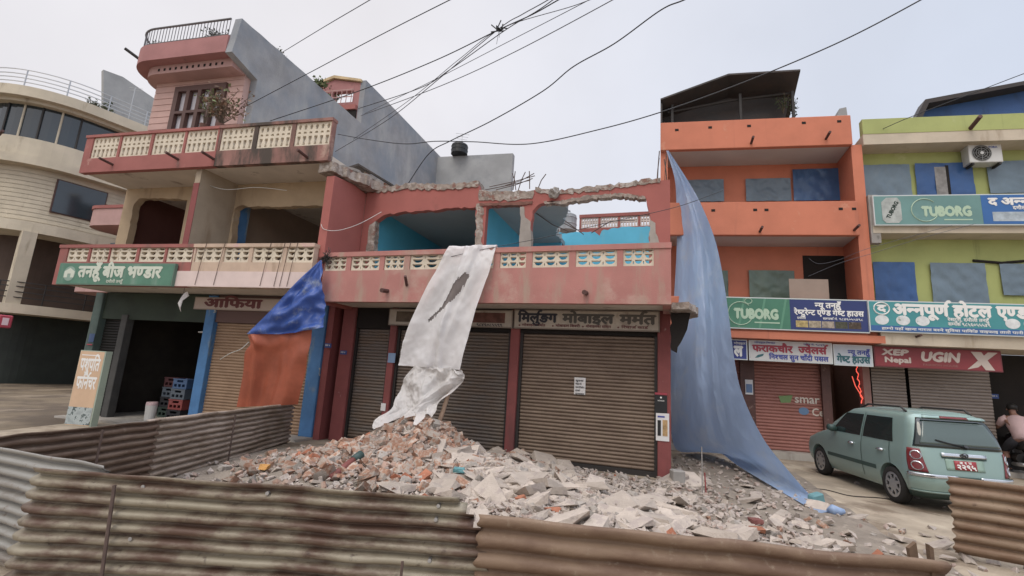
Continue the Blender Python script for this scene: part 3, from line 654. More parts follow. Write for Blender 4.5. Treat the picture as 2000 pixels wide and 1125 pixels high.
m = MB(); m.tube([RF(-2.4, -.8, 9.75), RF(-.6, -.8, 10.05), RF(1.1, -.8, 10.2)], .035, 6); m.build('shed_beam', m_iron, O_)
u, z = RF.on(1642, 222, -.6); MB().extr(lambda a, b, c: RF(a, c, b), [[(u-.22, 9.05), (u+.16, 9.05), (u+.12, z+.14), (u-.06, z+.1)]], -.7, -.3).build('roof_box', m_grey2, O_)
# shop floor
MB().box(RF, UL, 2.55, -.45, .3, 0, .16).build('plinth', m_plinth, O_)
m_btile = M('brown_tile_pillar', '5d3a32', .5, .15, 5, stain='8a6a5e', st=(.6, .68), sts=(6, 6, 6))
for x0, x1 in ((1448, 1476), (1608, 1626), (1690, 1704)):
    a, b = RF.on(x0, 800, -.05)[0], RF.on(x1, 800, -.05)[0]; MB().box(RF, a, b, -.06, .3, .16, 3.02).build('pillar', m_btile if x0 < 1680 else M('pink_pillar', 'a0746a', .7, .1, 3), O_)
m_shp = rust('shutter_terracotta', 'a8695a', '9c5f50', '8f5a4c', .55, .15, (.35, .7))
a, b = RF.on(1476, 800, .05)[0], RF.on(1608, 800, .05)[0]
sh = shutter('roller_shutter', RF, a, b, .08, .16, 3.0, m_shp, O_, .085)
m_sw = flat('stencil_white', 'cdbfb0', .7); m_sg = flat('stencil_green', '6f8f4f', .7); m_sb = flat('stencil_blue', '5b7fa6', .7)
u, z = RF.on(1552, 786, .05); letter(RF, 'smar', u, .055, z, .22, 0.62).build('lettering', m_sw, sh)
u, z = RF.on(1586, 812, .05); letter(RF, 'Ce', u, .055, z, .2, .3).build('lettering', m_sw, sh)
u, z = RF.on(1536, 780, .05); MB().wall(RF, [[(u-.2, z+.08), (u+.16, z+.12), (u+.1, z-.08), (u-.14, z-.1)]], .052, .056).build('emblem', m_sg, sh)
u, z = RF.on(1570, 803, .05); MB().wall(RF, [circ(u, z, .13, 14, .1)], .052, .056).build('emblem', m_sb, sh)
a, b = RF.on(1476, 800, .05)[0], RF.on(1430, 800, .05)[0]; shutter('roller_shutter', RF, UL+.3, RF.on(1448, 800, .0)[0], .1, .16, 3.0, m_shp, O_, .085)
a, b = RF.on(1626, 760, 0)[0], RF.on(1690, 760, 0)[0]
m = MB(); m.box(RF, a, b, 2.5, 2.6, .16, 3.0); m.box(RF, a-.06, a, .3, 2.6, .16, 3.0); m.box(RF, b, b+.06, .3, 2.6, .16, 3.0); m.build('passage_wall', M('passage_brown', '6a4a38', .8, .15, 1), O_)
# ================================================================ green building
G = thing('green_building', 'lime green hotel with blue curtained windows and beige floor bands at the right', 'building', RF(5.5, 0, 0))
GL, GR = 2.62, 9.5; GV = -.62
m = MB(); m.box(RF, GL, GR, GV, GV+.2, 3.35, 8.6); m.build('front_wall', m_green, G)
MB().box(RF, GL, GR, -1.2, GV, 8.32, 8.62).build('roof_slab', m_beige, G); MB().box(RF, GL, GR, -1.21, -1.0, 8.62, 9.05).build('roof_band', m_green, G)
MB().box(RF, GL+.05, GR, -1.2, GV, 5.86, 6.06).build('second_floor_slab', m_beige, G)
MB().box(RF, GL, GR, -1.24, .3, 3.0, 3.3).build('first_floor_slab', m_beige, G)
m = MB(); m.box(RF, GL, GL+.22, -1.19, -1.0, 5.6, 6.9); m.build('bracket', m_conc, G)
for px, py, mt in (((1689, 1772), (325, 384), m_poly), ((1934, 2060), (317, 376), m_poly), ((1824, 1918), (517, 590), m_poly), ((1960, 2060), (519, 576), m_poly)):
    window(RF, G, px, py, GV, mt)
window(RF, G, (1712, 1781), (515, 590), GV, m_polyd)
f = window(RF, G, (1793, 1893), (322, 384), GV, m_polyd); u, z = RF.on(1838, 355, GV-.06); MB().box(RF, u-.13, u+.13, GV-.075, GV-.06, z-.5, z+.42).build('open_casement', M('curtain_grey', '8d8a88', .9, .2, 6), f); MB().box(RF, u+.13, u+.2, GV-.075, GV-.06, z-.5, z+.46).build('gap', m_dark, f)
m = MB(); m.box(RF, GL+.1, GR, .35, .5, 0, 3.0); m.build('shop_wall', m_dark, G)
m_shg = rust('shutter_beige', '94877d', '8c7e74', '7f726a', .5, .2, (.3, .7))
for x0, x1 in ((1708, 1775), (1782, 1942)):
    a, b = RF.on(x0, 800, .0)[0], RF.on(x1, 800, .0)[0]; shutter('roller_shutter', RF, a, b, .05, .12, 2.8, m_shg, G, .08)
MB().box(RF, GL, 6.1, -.3, .3, 0, .12).build('plinth', m_plinth, G)
u, z = RF.on(1895, 252, -1.2); spout(RF, u, -1.2, z, .45, -.1, G, .05)
u, z = RF.on(1790, 658, -1.24); spout(RF, u, -1.22, z, .25, -.02, G, .03)
MB().tube([RF(5.1, -.64, 5.3), RF(5.7, -.66, 5.24), RF(6.2, -.64, 5.3)], .035, 6).build('bracket_lamp', m_dark, G)
MB().wall(RF, [[(4.35, 9.0), (9.5, 9.0), (9.5, 10.85), (7.8, 10.7), (4.75, 10.15)]], .3, .45).build('rooftop_wall', m_bluetin, G)
MB().wall(RF, [[(4.1, 9.0), (4.3, 9.0), (4.8, 10.1), (9.5, 10.95), (9.5, 11.05), (4.72, 10.22)]], -.1, .32).build('rooftop_eave', m_tin, G)
MB().wall(RF, [[(6.9, 9.06), (7.8, 9.06), (9.5, 10.6), (9.5, 10.95)]], .05, .28).build('stair_slope', m_beige, G)
# blue number plates / right dark doorway stays open
# ================================================================ small things on roofs behind
XF = Frame(CF(0, 10, 0), -18.39)
X = thing('far_red_house', 'distant red house with a white baluster roof parapet seen through the broken opening', 'building', CF(-1.5, 10, 0))
a, b = CF.on(1131, 455, 10)[0], -.2; z0 = CF.on(1131, 455, 10)[1]; z1 = CF.on(1131, 425, 10)[1]
MB().box(CF, a, b+3, 10, 14, 0, z0+.05).build('wall', m_red2, X)
dz = z1-z0; pn = [(a+.08+i*.83, a+.08+i*.83+.74) for i in range(5)]
m_balw = M('white_baluster', 'cfc4bc', .8)
parapet(CF, X, 'roof_parapet', m_redband, a, b+3, z0+.05, z1+.12, pn, 10, 10.15, z0+.2, z1-.02, lambda F, u0, u1, v0, v1, p, q, par: balusters(F, u0, u1, v0, v1, p, q, par, m_balw, 6))
def tank(name, P, r, h, mat, label, legs=0):
    t = thing(name, label, 'water tank', P); prof = [(0, 0), (r, 0), (r, h*.3), (r*1.04, h*.33), (r, h*.36), (r, h*.62), (r*1.04, h*.65), (r, h*.68), (r*.97, h*.8), (r*.6, h*.92), (r*.32, h*.95), (r*.32, h), (0, h)]
    m = MB(); n = 20; vs = [Vector(P)+Vector((q*math.cos(2*math.pi*k/n), q*math.sin(2*math.pi*k/n), z)) for q, z in prof for k in range(n)]
    m.add(vs, [(i*n+k, i*n+(k+1) % n, (i+1)*n+(k+1) % n, (i+1)*n+k) for i in range(len(prof)-1) for k in range(n)]); m.build('barrel', mat, t, smooth=False)
    l = MB(); l.tube([Vector(P)+Vector((0, 0, h)), Vector(P)+Vector((0, 0, h+.05))], r*.36, 14); l.build('lid', mat, t); return t
p = at(897, 299, (LF(-.8, 11.5, 0)).y); tank('water_tank', (p.x, p.y, 12.65), .42, .62, m_black, 'black plastic water tank on the grey rear wing')
p = at(1106, 452, 19); tank('water_tank', (p.x, p.y, p.z), .42, .85, M('dull_tank', '9aa0a4', .5), 'pale ribbed water tank behind the broken turquoise wall')
def antenna(p, h, label, bars=4):
    m = MB(); m.tube([p, p+Vector((0, 0, h))], .018, 5)
    for k in range(bars): m.tube([p+Vector((-.35+.04*k, .0, h-.15*k)), p+Vector((.35-.04*k, .1, h-.15*k))], .01, 4)
    prop(m.build('antenna', m_steel), label, 'antenna')
p = at(1093, 452, 17); antenna(p, 1.2, 'thin antenna mast beside the pale water tank')
q = LF(-.9, 11.4, 12.3) ; q = LF(-2.3, 11.4, 12.65); antenna(q, 1.3, 'antenna mast on the grey wing left of the black tank', 3)
q = FF(2.5, .5, 14.2); antenna(q, 2.4, 'tilted antenna on the roof of the corner building', 2)
# ================================================================ sign boards
m_alu = flat('sign_edge', 'c8ccc8', .4, .3)
def paint(h, name='sign_face', var=.06): return M(name, h, .45, var, 1.5, bump=0)
def board(F, u0, u1, v, z0, z1, face, label, edge=None, thick=.1, tilt=0, name='sign_board'):
    t = thing(name, label, 'sign', F((u0+u1)/2, v, z0)); MB().box(F, u0, u1, v, v+thick, z0, z1).build('frame', edge or m_alu, t)
    MB().box(F, u0+.025, u1-.025, v-.004, v, z0+.025, z1-.025).build('face', face, t); return t
def txt(F, t, s, u, v, z, h, mat, w=None, bold=.03, shear=0): return letter(F, s, u, v-.006, z, h, w, bold, shear=shear).build('lettering', mat, t)
W_ = flat('letter_white', 'e2e0da', .6); WD = flat('letter_dull', 'c4cbb8', .6); K_ = flat('letter_black', '2d2e3a', .6); RD = flat('letter_red', 'a8273c', .6); BL = flat('letter_blue', '3b49a0', .6); TL = flat('letter_teal', '23636b', .6); MR = flat('letter_maroon', '6a2a2c', .6)
# green seed shop sign on the cream balcony
u0, u1 = LF.on(112, 540, -1.3)[0], LF.on(338, 540, -1.3)[0]; zb, ztp = LF.on(225, 557, -1.3)[1], LF.on(225, 514, -1.3)[1]
t = board(LF, u0, u1, -1.3, zb, ztp, M('sign_green', '4a7d66', .6, .12, 2, stain='6d8f7c', bump=0), 'weathered green seed shop sign on the lower cream balcony', flat('green_edge', '5a7a68', .6), .07)
H_ = ztp-zb; un = lambda x: LF.on(x, 540, -1.3)[0]
txt(LF, t, 'तनहूँ बीज भण्डार', un(152), -1.304, zb+H_*.36, H_*.46, WD, un(314)-un(152), .05)
txt(LF, t, 'दमौली तनहुँ', un(210), -1.304, zb+H_*.1, H_*.12, WD, un(242)-un(210), .02)
c_ = un(135); MB().wall(LF, [circ(c_, zb+H_*.5, H_*.34, 20)], -1.309, -1.3045).build('emblem', flat('pale_green', '7f9d8d', .6), t)
MB().wall(LF, [[(c_-.16, zb+H_*.32), (c_-.16, zb+H_*.6), (c_, zb+H_*.76), (c_+.16, zb+H_*.6), (c_+.16, zb+H_*.32), (c_+.05, zb+H_*.32), (c_+.05, zb+H_*.5), (c_-.05, zb+H_*.5), (c_-.05, zb+H_*.32)]], -1.314, -1.3095).build('emblem', WD, t)
# beige sign under the cream balcony
u0, u1 = LF.on(380, 590, -.02)[0], -.45; t = board(LF, u0, u1, -.02, 2.93, 3.25, paint('b5a294'), 'dirty beige sign with maroon writing above the tan shutter', paint('9c8a7c'), .06)
a, b = LF.on(400, 590, -.02)[0], LF.on(512, 590, -.02)[0]; txt(LF, t, 'आफिया', a, -.024, 3.0, .2, MR, b-a, .05)
# two mobile shop signs on the red building
def worn(h): return M('worn_sign', h, .7, .12, 3, stain='8b7a6a', st=(.55, .72), sts=(3, 3, 1.5), patch='a79a8a', bump=.1)
t = board(CF, -6.2, -3.18, -.1, 2.7, 3.08, worn('b3a797'), 'worn beige shop sign with torn photo panels behind the white sheet', paint('8b7d70'), .1)
MB().box(CF, -6.0, -5.42, -.109, -.105, 2.78, 3.02).build('photo_panel', M('stained_photo', '5f5040', .7, .3, 6), t); MB().box(CF, -4.1, -3.35, -.109, -.105, 2.8, 3.02).build('photo_panel', M('burnt_photo', '6b4236', .7, .35, 5), t)
txt(CF, t, 'भुड', -5.36, -.104, 2.83, .17, K_, .52, .05); txt(CF, t, 'मोबाइल', -4.82, -.104, 2.83, .17, K_, .68, .05)
txt(CF, t, 'मोबाइल मर्मत तथा बिक्री', -5.4, -.104, 2.73, .05, MR, 1.2, .02); txt(CF, t, '९८४६०८५५९९', -4.0, -.104, 2.73, .05, K_, .6, .03)
t = board(CF, -3.15, -.2, -.1, 2.7, 3.1, worn('b7ab9a'), 'beige mobile repair sign above the widest brown shutter', paint('8b7d70'), .1)
for a, b, s, mt in ((1012, 1087, 'मिर्लुङ्ग', K_), (1099, 1198, 'मोबाइल', flat('letter_grey_brown', '54504a', .6)), (1211, 1280, 'मर्मत', flat('letter_brown', '5b544c', .6))):
    ua, ub = CF.on(a, 625, -.1)[0], CF.on(b, 625, -.1)[0]; txt(CF, t, s, ua, -.104, 2.84, .17, mt, ub-ua, .05)
for a, s in ((-3.02, 'मोबाइल मर्मत'), (-2.3, 'मोबाइल बिक्री'), (-1.68, 'मोबाइलका सामान'), (-.98, 'रिचार्ज कार्ड')):
    txt(CF, t, s, a+.06, -.104, 2.75, .045, MR, .5, .03); MB().wall(CF, [circ(a, 2.765, .018, 8)], -.11, -.104).build('bullet', MR, t)
# orange building: beer and restaurant sign
m_tub = M('sign_beer_green', '3f7f62', .4, .1, 1, stain='579274', sts=(.8, .8, .8), bump=0)
ua = lambda x, y=610, v=-1.3: RF.on(x, y, v)[0]
zb, ztp = 3.25, 4.08
t = board(RF, ua(1405), ua(1696), -1.3, zb, ztp, m_tub, 'green and navy restaurant sign along the orange balcony', None, .1)
MB().box(RF, ua(1543), ua(1694), -1.308, -1.3045, zb+.03, ztp-.03).build('panel', M('sign_navy', '2c3a72', .4, .08, 1, bump=0), t)
for k in range(3): MB().wall(RF, [[(ua(1440)+k*.5, zb+.03), (ua(1440)+k*.5+.05, zb+.03), (ua(1440)+k*.5+.2, ztp-.03), (ua(1440)+k*.5+.15, ztp-.03)]], -1.3055, -1.3043).build('stripe', flat('stripe_green', '50906f', .5), t)
LG = flat('letter_pale_green', 'a9c4a4', .6)
txt(RF, t, 'TUBORG', ua(1434), -1.304, zb+.28, .24, LG, ua(1520)-ua(1434), .075)
m = MB(); cc = (ua(1446), zb+.4); m.tube([RF(cc[0]+.3*math.cos(a), -1.31, cc[1]+.3*math.sin(a)) for a in [2*math.pi*k/24 for k in range(3, 23)]], .012, 4); m.tube([RF(cc[0]+.2+.09*math.cos(a), -1.31, cc[1]+.33+.07*math.sin(a)) for a in [2*math.pi*k/12 for k in range(13)]], .01, 4); m.build('emblem', LG, t)
MB().box(RF, ua(1473), ua(1522), -1.309, -1.305, zb+.16, zb+.19).build('small_print', LG, t)
txt(RF, t, 'न्यू तनहुँ', ua(1592), -1.309, zb+.6, .12, W_, ua(1642)-ua(1592), .04)
txt(RF, t, 'रेष्टुरेन्ट एण्ड गेष्ट हाउस', ua(1551), -1.309, zb+.41, .12, W_, ua(1686)-ua(1551), .04)
txt(RF, t, 'दमौली', ua(1556), -1.309, zb+.3, .05, W_, .2, .02); txt(RF, t, 'सम्पर्क नं. ९८४६०५५४९८', ua(1606), -1.309, zb+.3, .05, W_, ua(1684)-ua(1606), .02)
for k, c in enumerate(('b39a55', 'a8977a', '9a8a78', '4c4a36', '4f3f30')):
    a = ua(1553)+k*.3; MB().wall(RF, [rect(a, a+.28, zb+.09, zb+.26)], -1.312, -1.3085).build('food_photo', M('food_photo', c, .5, .4, 14, patch='d8cfc0', ps=9, bump=0), t)
# signs under the canopy
v = -.95
def us(x): return RF.on(x, 690, v)[0]
z_ = lambda x, y: RF.on(x, y, v)[1]
t = board(RF, us(1400), us(1460), v, 2.47, 3.0, paint('31408a'), 'small dark blue sign half hidden behind the blue sheet', None, .08); txt(RF, t, 'ल', us(1434), v-.004, 2.57, .24, W_, .2, .06); txt(RF, t, 'प्रोपाइटर', us(1434), v-.004, 2.87, .05, W_, .28, .02)
t = board(RF, us(1463), us(1626), v, 2.47, 3.0, paint('c9c6c2'), 'white jewellery shop sign with red and blue writing', None, .08)
txt(RF, t, 'फराकचौर', us(1470), v-.004, 2.71, .16, RD, us(1548)-us(1470), .05); txt(RF, t, 'ज्वेलर्स', us(1560), v-.004, 2.71, .16, RD, us(1614)-us(1560), .05)
txt(RF, t, 'निश्चल सुन चाँदी पसल', us(1502), v-.004, 2.53, .11, BL, us(1617)-us(1502), .04)
MB().wall(RF, [[(us(1474), 2.54), (us(1480), 2.62), (us(1492), 2.66), (us(1490), 2.6), (us(1480), 2.55)]], v-.01, v-.0045).build('emblem', TL, t)
txt(RF, t, 'प्रोपाइटर निश्चल', us(1474), v-.004, 2.92, .04, BL, .5, .02); txt(RF, t, 'फोन नं. ९८४६', us(1570), v-.004, 2.92, .04, BL, .5, .02)
t = board(RF, us(1628), us(1704), v, 2.45, 2.98, paint('bcc4cc'), 'pale grey guest house sign next to the red sign', None, .08)
txt(RF, t, 'न्यू तनहुँ', us(1656), v-.004, 2.74, .1, BL, us(1698)-us(1656), .04); txt(RF, t, 'गेष्ट हाउस', us(1634), v-.004, 2.53, .15, TL, us(1698)-us(1634), .05)
t = board(RF, us(1707), us(1955), v, 2.47, 2.98, M('sign_red', '8f2f36', .5, .08, 1, bump=0), 'dark red shop sign with white slanted lettering over the grey shutters', paint('7a3036'), .08)
TW = flat('letter_cream', 'c5b4a8', .6)
txt(RF, t, 'XEP', us(1722), v-.004, 2.77, .14, TW, us(1772)-us(1722), .06, .2); txt(RF, t, 'Nepal', us(1726), v-.004, 2.59, .13, TW, us(1778)-us(1726), .05)
txt(RF, t, 'UGIN', us(1796), v-.004, 2.66, .22, TW, us(1872)-us(1796), .06, .2)
a = us(1890); m = MB(); m.wall(RF, [[(a-.05, 2.5), (a+.18, 2.56), (a+.62, 2.93), (a+.42, 2.93)]], v-.01, v-.0045); m.wall(RF, [[(a+.06, 2.93), (a+.28, 2.93), (a+.52, 2.5), (a+.33, 2.5)]], v-.013, v-.0105); m.build('emblem', TW, t)
txt(RF, t, 'FASHION HOUSE', us(1800), v-.004, 2.54, .05, flat('letter_faint', '9a5a58', .6), us(1868)-us(1800), .03)
# hotel sign
v = -1.34; uh = lambda x: RF.on(x, 620, v)[0]; zb, ztp = 3.29, 4.07; un_ = uh(1697)
t = board(RF, un_, uh(1697)+5.2, v, zb, ztp, M('sign_turquoise', '2f8f93', .4, .1, 1, bump=0), 'long turquoise hotel sign with white lettering on the green building', None, .1)
MB().box(RF, un_+.03, un_+5.15, v-.008, v-.0045, zb+.025, zb+.16).build('panel', paint('2e62a0'), t)
for a, b, s in ((1745, 1853, 'अन्नपूर्ण'), (1863, 1937, 'होटल'), (1948, 2006, 'एण्ड'), (2016, 2080, 'लज')): txt(RF, t, s, uh(a), v-.004, zb+.44, .25, W_, uh(b)-uh(a), .055)
for x, r in ((1722, .15), (1763, .15), (1801, .15), (1976, .15), (2012, .15)): MB().wall(RF, [circ(uh(x), zb+.3, r, 20, .12)], v-.009, v-.0045).build('photo_disc', M('photo_disc', 'd3d6d4', .5, .12, 9, patch='8d9a86', pt=(.62, .68), ps=6, bump=0), t)
c_ = uh(1723); m = MB(); m.tube([RF(c_+.17*math.cos(a), v-.01, zb+.58+.15*math.sin(a)) for a in [2*math.pi*k/24 for k in range(25)]], .016, 4); m.build('emblem', W_, t); txt(RF, t, 'द', c_-.09, v-.004, zb+.51, .15, W_, .18, .06)
txt(RF, t, 'रेसटुराँ, दमौली तनहुँ', uh(1850), v-.004, zb+.32, .07, W_, uh(1930)-uh(1850), .03); txt(RF, t, 'सम्पर्क ९८५६०५५५४९', uh(1850), v-.004, zb+.21, .07, W_, uh(1932)-uh(1850), .03)
txt(RF, t, 'हाम्रो यहाँ खाना नास्ता बस्ने सुविधा पार्किङ वाइफाइ तातो पानी उपलब्ध छ होटल लज सेवा', uh(1720), v-.0085, zb+.06, .055, W_, 4.2, .02)
# upper beer sign
v = -1.3; uu = lambda x: RF.on(x, 410, v)[0]; zb, ztp = 6.03, 6.84; un_ = uu(1706)
t = board(RF, un_, un_+5.2, v, zb, ztp, M('sign_pale_teal', '628f8a', .4, .1, 1, stain='7ba39d', sts=(.7, .7, .7), bump=0), 'faded teal beer and hotel sign high on the green building', None, .1)
MB().box(RF, uu(1918), un_+5.15, v-.008, v-.0045, zb+.03, ztp-.03).build('panel', paint('2264a8'), t)
txt(RF, t, 'TUBORG', uu(1800), v-.004, zb+.25, .24, LG, uu(1897)-uu(1800), .075)
m = MB(); cc = (uu(1806), zb+.4); m.tube([RF(cc[0]+.3*math.cos(a), v-.01, cc[1]+.3*math.sin(a)) for a in [2*math.pi*k/24 for k in range(3, 23)]], .012, 4); m.build('emblem', LG, t)
MB().box(RF, uu(1842), uu(1897), v-.009, v-.005, zb+.13, zb+.16).build('small_print', LG, t)
cu = (uu(1722), uu(1760)); m = MB(); m.wall(RF, [[(cu[0], zb+.15), (cu[0]+.08, zb+.06), (cu[1]-.08, zb+.06), (cu[1], zb+.15), (cu[1], zb+.62), (cu[1]-.07, zb+.74), (cu[0]+.12, zb+.74), (cu[0], zb+.62)]], v-.012, v-.0045); m.build('can_picture', M('can_grey', 'a5aaa4', .4, .2, 6, bump=0), t)
lm = letter(RF, 'TUBORG', 0, 0, 0, .09, .5, .06); TT = math.radians(62); a0 = (cu[0]+.16, zb+.17)
lm2 = MB(); lm2.f = lm.f
for p_ in lm.v:
    q_ = p_-RF.O; lu = q_.dot(RF.t); lz_ = q_.z; dv = (q_-RF.t*lu).dot(RF.d) if False else 0
    lm2.v.append(RF(a0[0]+lu*math.cos(TT)-lz_*math.sin(TT), v-.014, a0[1]+lu*math.sin(TT)+lz_*math.cos(TT)))
lm2.build('lettering', flat('letter_dark_green', '2d4438', .6), t)
txt(RF, t, 'द अन्नपूर्ण', uu(1932), v-.0085, zb+.52, .17, W_, 1.3, .05); txt(RF, t, 'दमौली', uu(1978), v-.0085, zb+.4, .08, W_, .3, .03)
MB().box(RF, uu(1937), uu(2000), v-.011, v-.0085, zb+.1, zb+.34).build('photo_panel', M('photo_panel_grey', 'a3b0b8', .5, .25, 5, bump=0), t)
# small red clinic box sign at far left edge
u, z = FF.on(8, 628, -1.3)
t = thing('box_sign', 'small red and white box sign on the corner building at the left edge', 'sign', FF(u, -1.3, z-.2)); MB().box(FF, u-.22, u+.22, -1.5, -1.2, z-.28, z+.28).build('box', flat('sign_pinkred', 'b8304a', .5), t, bev=.04); MB().box(FF, u-.1, u+.1, -1.508, -1.5, z-.16, z+.16).build('face', flat('sign_pale', 'e6c6cc', .5), t)
# notices on pillars and shutters
def paper(name, F, px, py, v, mat, label, cat='notice'):
    a = F.on(px[0], py[1], v); b = F.on(px[1], py[0], v); z0 = a[1]; z1 = b[1]
    t = thing(name, label, cat, F((a[0]+b[0])/2, v, z0)); MB().grid(lambda s, q: F(a[0]+(b[0]-a[0])*s, v-.004-.008*math.sin(s*3.1), z0+(z1-z0)*q), 5, 3).build('sheet', mat, t); return t, a[0], b[0], z0, z1
m_paper = flat('paper', 'd9d6d4', .8)
t, a, b, z0, z1 = paper('paper_notice', CF, (1121, 1144), (738, 770), .12, m_paper, 'white printed notice taped to the middle of the widest shutter')
for k, w_ in enumerate((.7, .55, .8, .4, .8)): txt(CF, t, ('सूचना', 'मोबाइल मर्मत', 'पसल सारिएको छ', 'सम्पर्क', 'धन्यवाद')[k], a+(b-a)*.12, .105, z1-.08-k*.065, .03, K_, (b-a)*w_, .02)
t, a, b, z0, z1 = paper('phone_poster', CF, (1281, 1307), (808, 860), -.01, m_paper, 'white poster showing two phones on the right maroon pillar', 'poster')
MB().wall(CF, [rect(a+.03, a+.09, z0+.09, z1-.13)], -.026, -.02).build('phone_picture', m_black, t); MB().wall(CF, [rect(a+.12, b-.03, z0+.09, z1-.12)], -.026, -.02).build('phone_picture', M('phone_screen', 'b8925a', .3, .5, 6, patch='5a6a8a', ps=3, bump=0), t); MB().box(CF, a+.03, b-.08, -.026, -.02, z1-.08, z1-.05).build('small_print', BL, t)
t, a, b, z0, z1 = paper('black_poster', CF, (1279, 1303), (773, 806), -.012, m_black, 'small black poster above the phone poster', 'poster')
MB().box(CF, a, b, -.03, -.022, z1+.01, z1+.05).build('red_strip', RD, t); MB().wall(CF, [circ((a+b)/2, z1-.04, .018, 8)], -.032, -.026).build('emblem', W_, t); txt(CF, t, 'HONOR', (a+b)/2-.06, -.022, z1-.11, .025, W_, .12, .02)
t, a, b, z0, z1 = paper('pillar_sticker', CF, (757, 773), (690, 708), -.01, paint('7d9ec4'), 'torn blue and white sticker on the narrow maroon pillar', 'sticker')
t, a, b, z0, z1 = paper('pillar_sticker', CF, (743, 754), (788, 802), -.01, m_paper, 'small white sticker low on the narrow maroon pillar', 'sticker')
for F, px, py, lb in ((CF, (664, 678), (685, 692), 'blue house number plate on the wide maroon pillar'), (LF, (634, 648), (671, 679), 'blue house number plate on the blue pillar'), (RF, (1935, 1950), (770, 778), 'blue number plate by the dark doorway at right')):
    t, a, b, z0, z1 = paper('number_plate', F, px, py, -.01 if F is not RF else .34, paint('2c4a8c'), lb, 'number plate'); txt(F, t, 'वडा ३', a+.02, (-.016 if F is not RF else .334), (z0+z1)/2-.01, .03, W_, (b-a)*.7, .02)
t, a, b, z0, z1 = paper('phone_bill', RF, (1456, 1470), (742, 770), -.08, m_paper, 'white flyer on the brown tiled pillar beside the terracotta shutter', 'poster'); MB().box(RF, a+.02, b-.02, -.1, -.092, z0+.05, z1-.12).build('picture', paint('5f7fa8'), t)
t, a, b, z0, z1 = paper('pillar_sticker', LF, (172, 186), (652, 668), -.06, paint('34507c'), 'blue sticker with a red stripe on the greygreen pillar', 'sticker'); MB().box(LF, a, b, -.08, -.07, z0-.08, z0-.05).build('stripe', RD, t)
# ================================================================ sheets hung over the site
def nz(a, b, c=0, f=1): return noise.noise(Vector((a*f, b*f, c)))
m_bluetarp = cloth('blue_sheet', 'a0bce2', .35, .1, .9, patch='b3c6e0', rough=.38, stretch=(1, 1, .3))
top0 = RF(-2.4, -1.24, 8.3)
Rpts = [RF(-2.38, -1.28, 8.28), at(1345, 355, 11.9), at(1372, 405, 11.3), at(1397, 470, 10.9), at(1412, 540, 10.5), at(1424, 620, 10.1), at(1434, 700, 9.8), at(1450, 770, 9.5), at(1490, 855, 9.1), at(1545, 925, 8.5), at(1590, 975, 7.9), gnd(1620, 1000, .04)]
Lpts = [RF(-2.44, -1.24, 8.3), at(1318, 350, 12.4), at(1321, 405, 12.6), at(1322, 470, 12.7), at(1318, 560, 12.7), at(1312, 640, 12.6), at(1309, 720, 12.5), at(1310, 800, 12.3), gnd(1322, 878, .1), gnd(1395, 880, .12), gnd(1450, 915, .1), gnd(1600, 1003, .02)]
def poly_at(P, s):
    x = s*(len(P)-1); i = min(int(x), len(P)-2); k = x-i
    p0, p1, p2, p3 = P[max(i-1, 0)], P[i], P[i+1], P[min(i+2, len(P)-1)]
    return .5*((2*p1) + (p2-p0)*k + (2*p0-5*p1+4*p2-p3)*k*k + (3*p1-p0-3*p2+p3)*k**3)
def blue(s, t):
    a = poly_at(Lpts, s); b = poly_at(Rpts, s); p = a.lerp(b, t); wd = (b-a).length
    sag = .16*math.sin(math.pi*t)*min(1, wd)
    cr = .52+.06*math.sin(s*5); rg = (t/cr) if t < cr else (1-t)/(1-cr); fold = .30*(rg-.35)*min(1, wd*.5)*math.sin(math.pi*min(1, t*1.4)) + .06*math.sin(13*t+5*s+2*nz(s*3, t*2))*min(1, wd*.5)*math.sin(math.pi*t) + .06*nz(s*7, t*5, 3)*min(1, wd) + (.05*(.35-abs(nz(s*16+t*3, t*7-s*4, 11))) + .025*(.3-abs(nz(s*34-t*6, t*15, 12))))*min(1, wd) + .10*max(0, 1-abs(t-.62-.1*math.sin(s*4))/.08)*min(1, wd*.4)
    return p + Vector((-.45, -.85, 0))*(-sag+fold)
o = MB().grid(blue, 200, 100).build('blue_tarpaulin', m_bluetarp, smooth=True); prop(o, 'tall pale blue plastic sheet hanging from the orange building down to the rubble', 'tarpaulin')
# knotted end and the turquoise tub beside it
g = gnd(1622, 1000, .05); m = MB(); m.tube([g, g+Vector((.06, .02, .03)), g+Vector((.12, -.02, .02)), g+Vector((.18, -.04, .03))], [.06, .075, .055, .03], 9); prop(m.build('sheet_knot', m_bluetarp, smooth=True), 'crumpled knotted end of blue plastic lying on the ground by the turquoise scrap', 'plastic scrap')
g = gnd(1594, 984); bmx = bmesh.new(); bmesh.ops.create_cube(bmx, size=1); m = MB(); m.add([Vector((g.x, g.y, .08)) + Vector((v.co.x*.22*(1 if v.co.z < 0 else .75), v.co.y*.16, v.co.z*.15+.05*v.co.x)) for v in bmx.verts], [tuple(v.index for v in f.verts) for f in bmx.faces]); bmx.free()
prop(m.build('turquoise_block', M('turquoise_scrap', '5d9298', .7, .1, 5), bev=.02), 'turquoise painted block of plaster at the tip of the blue sheet', 'rubble block')
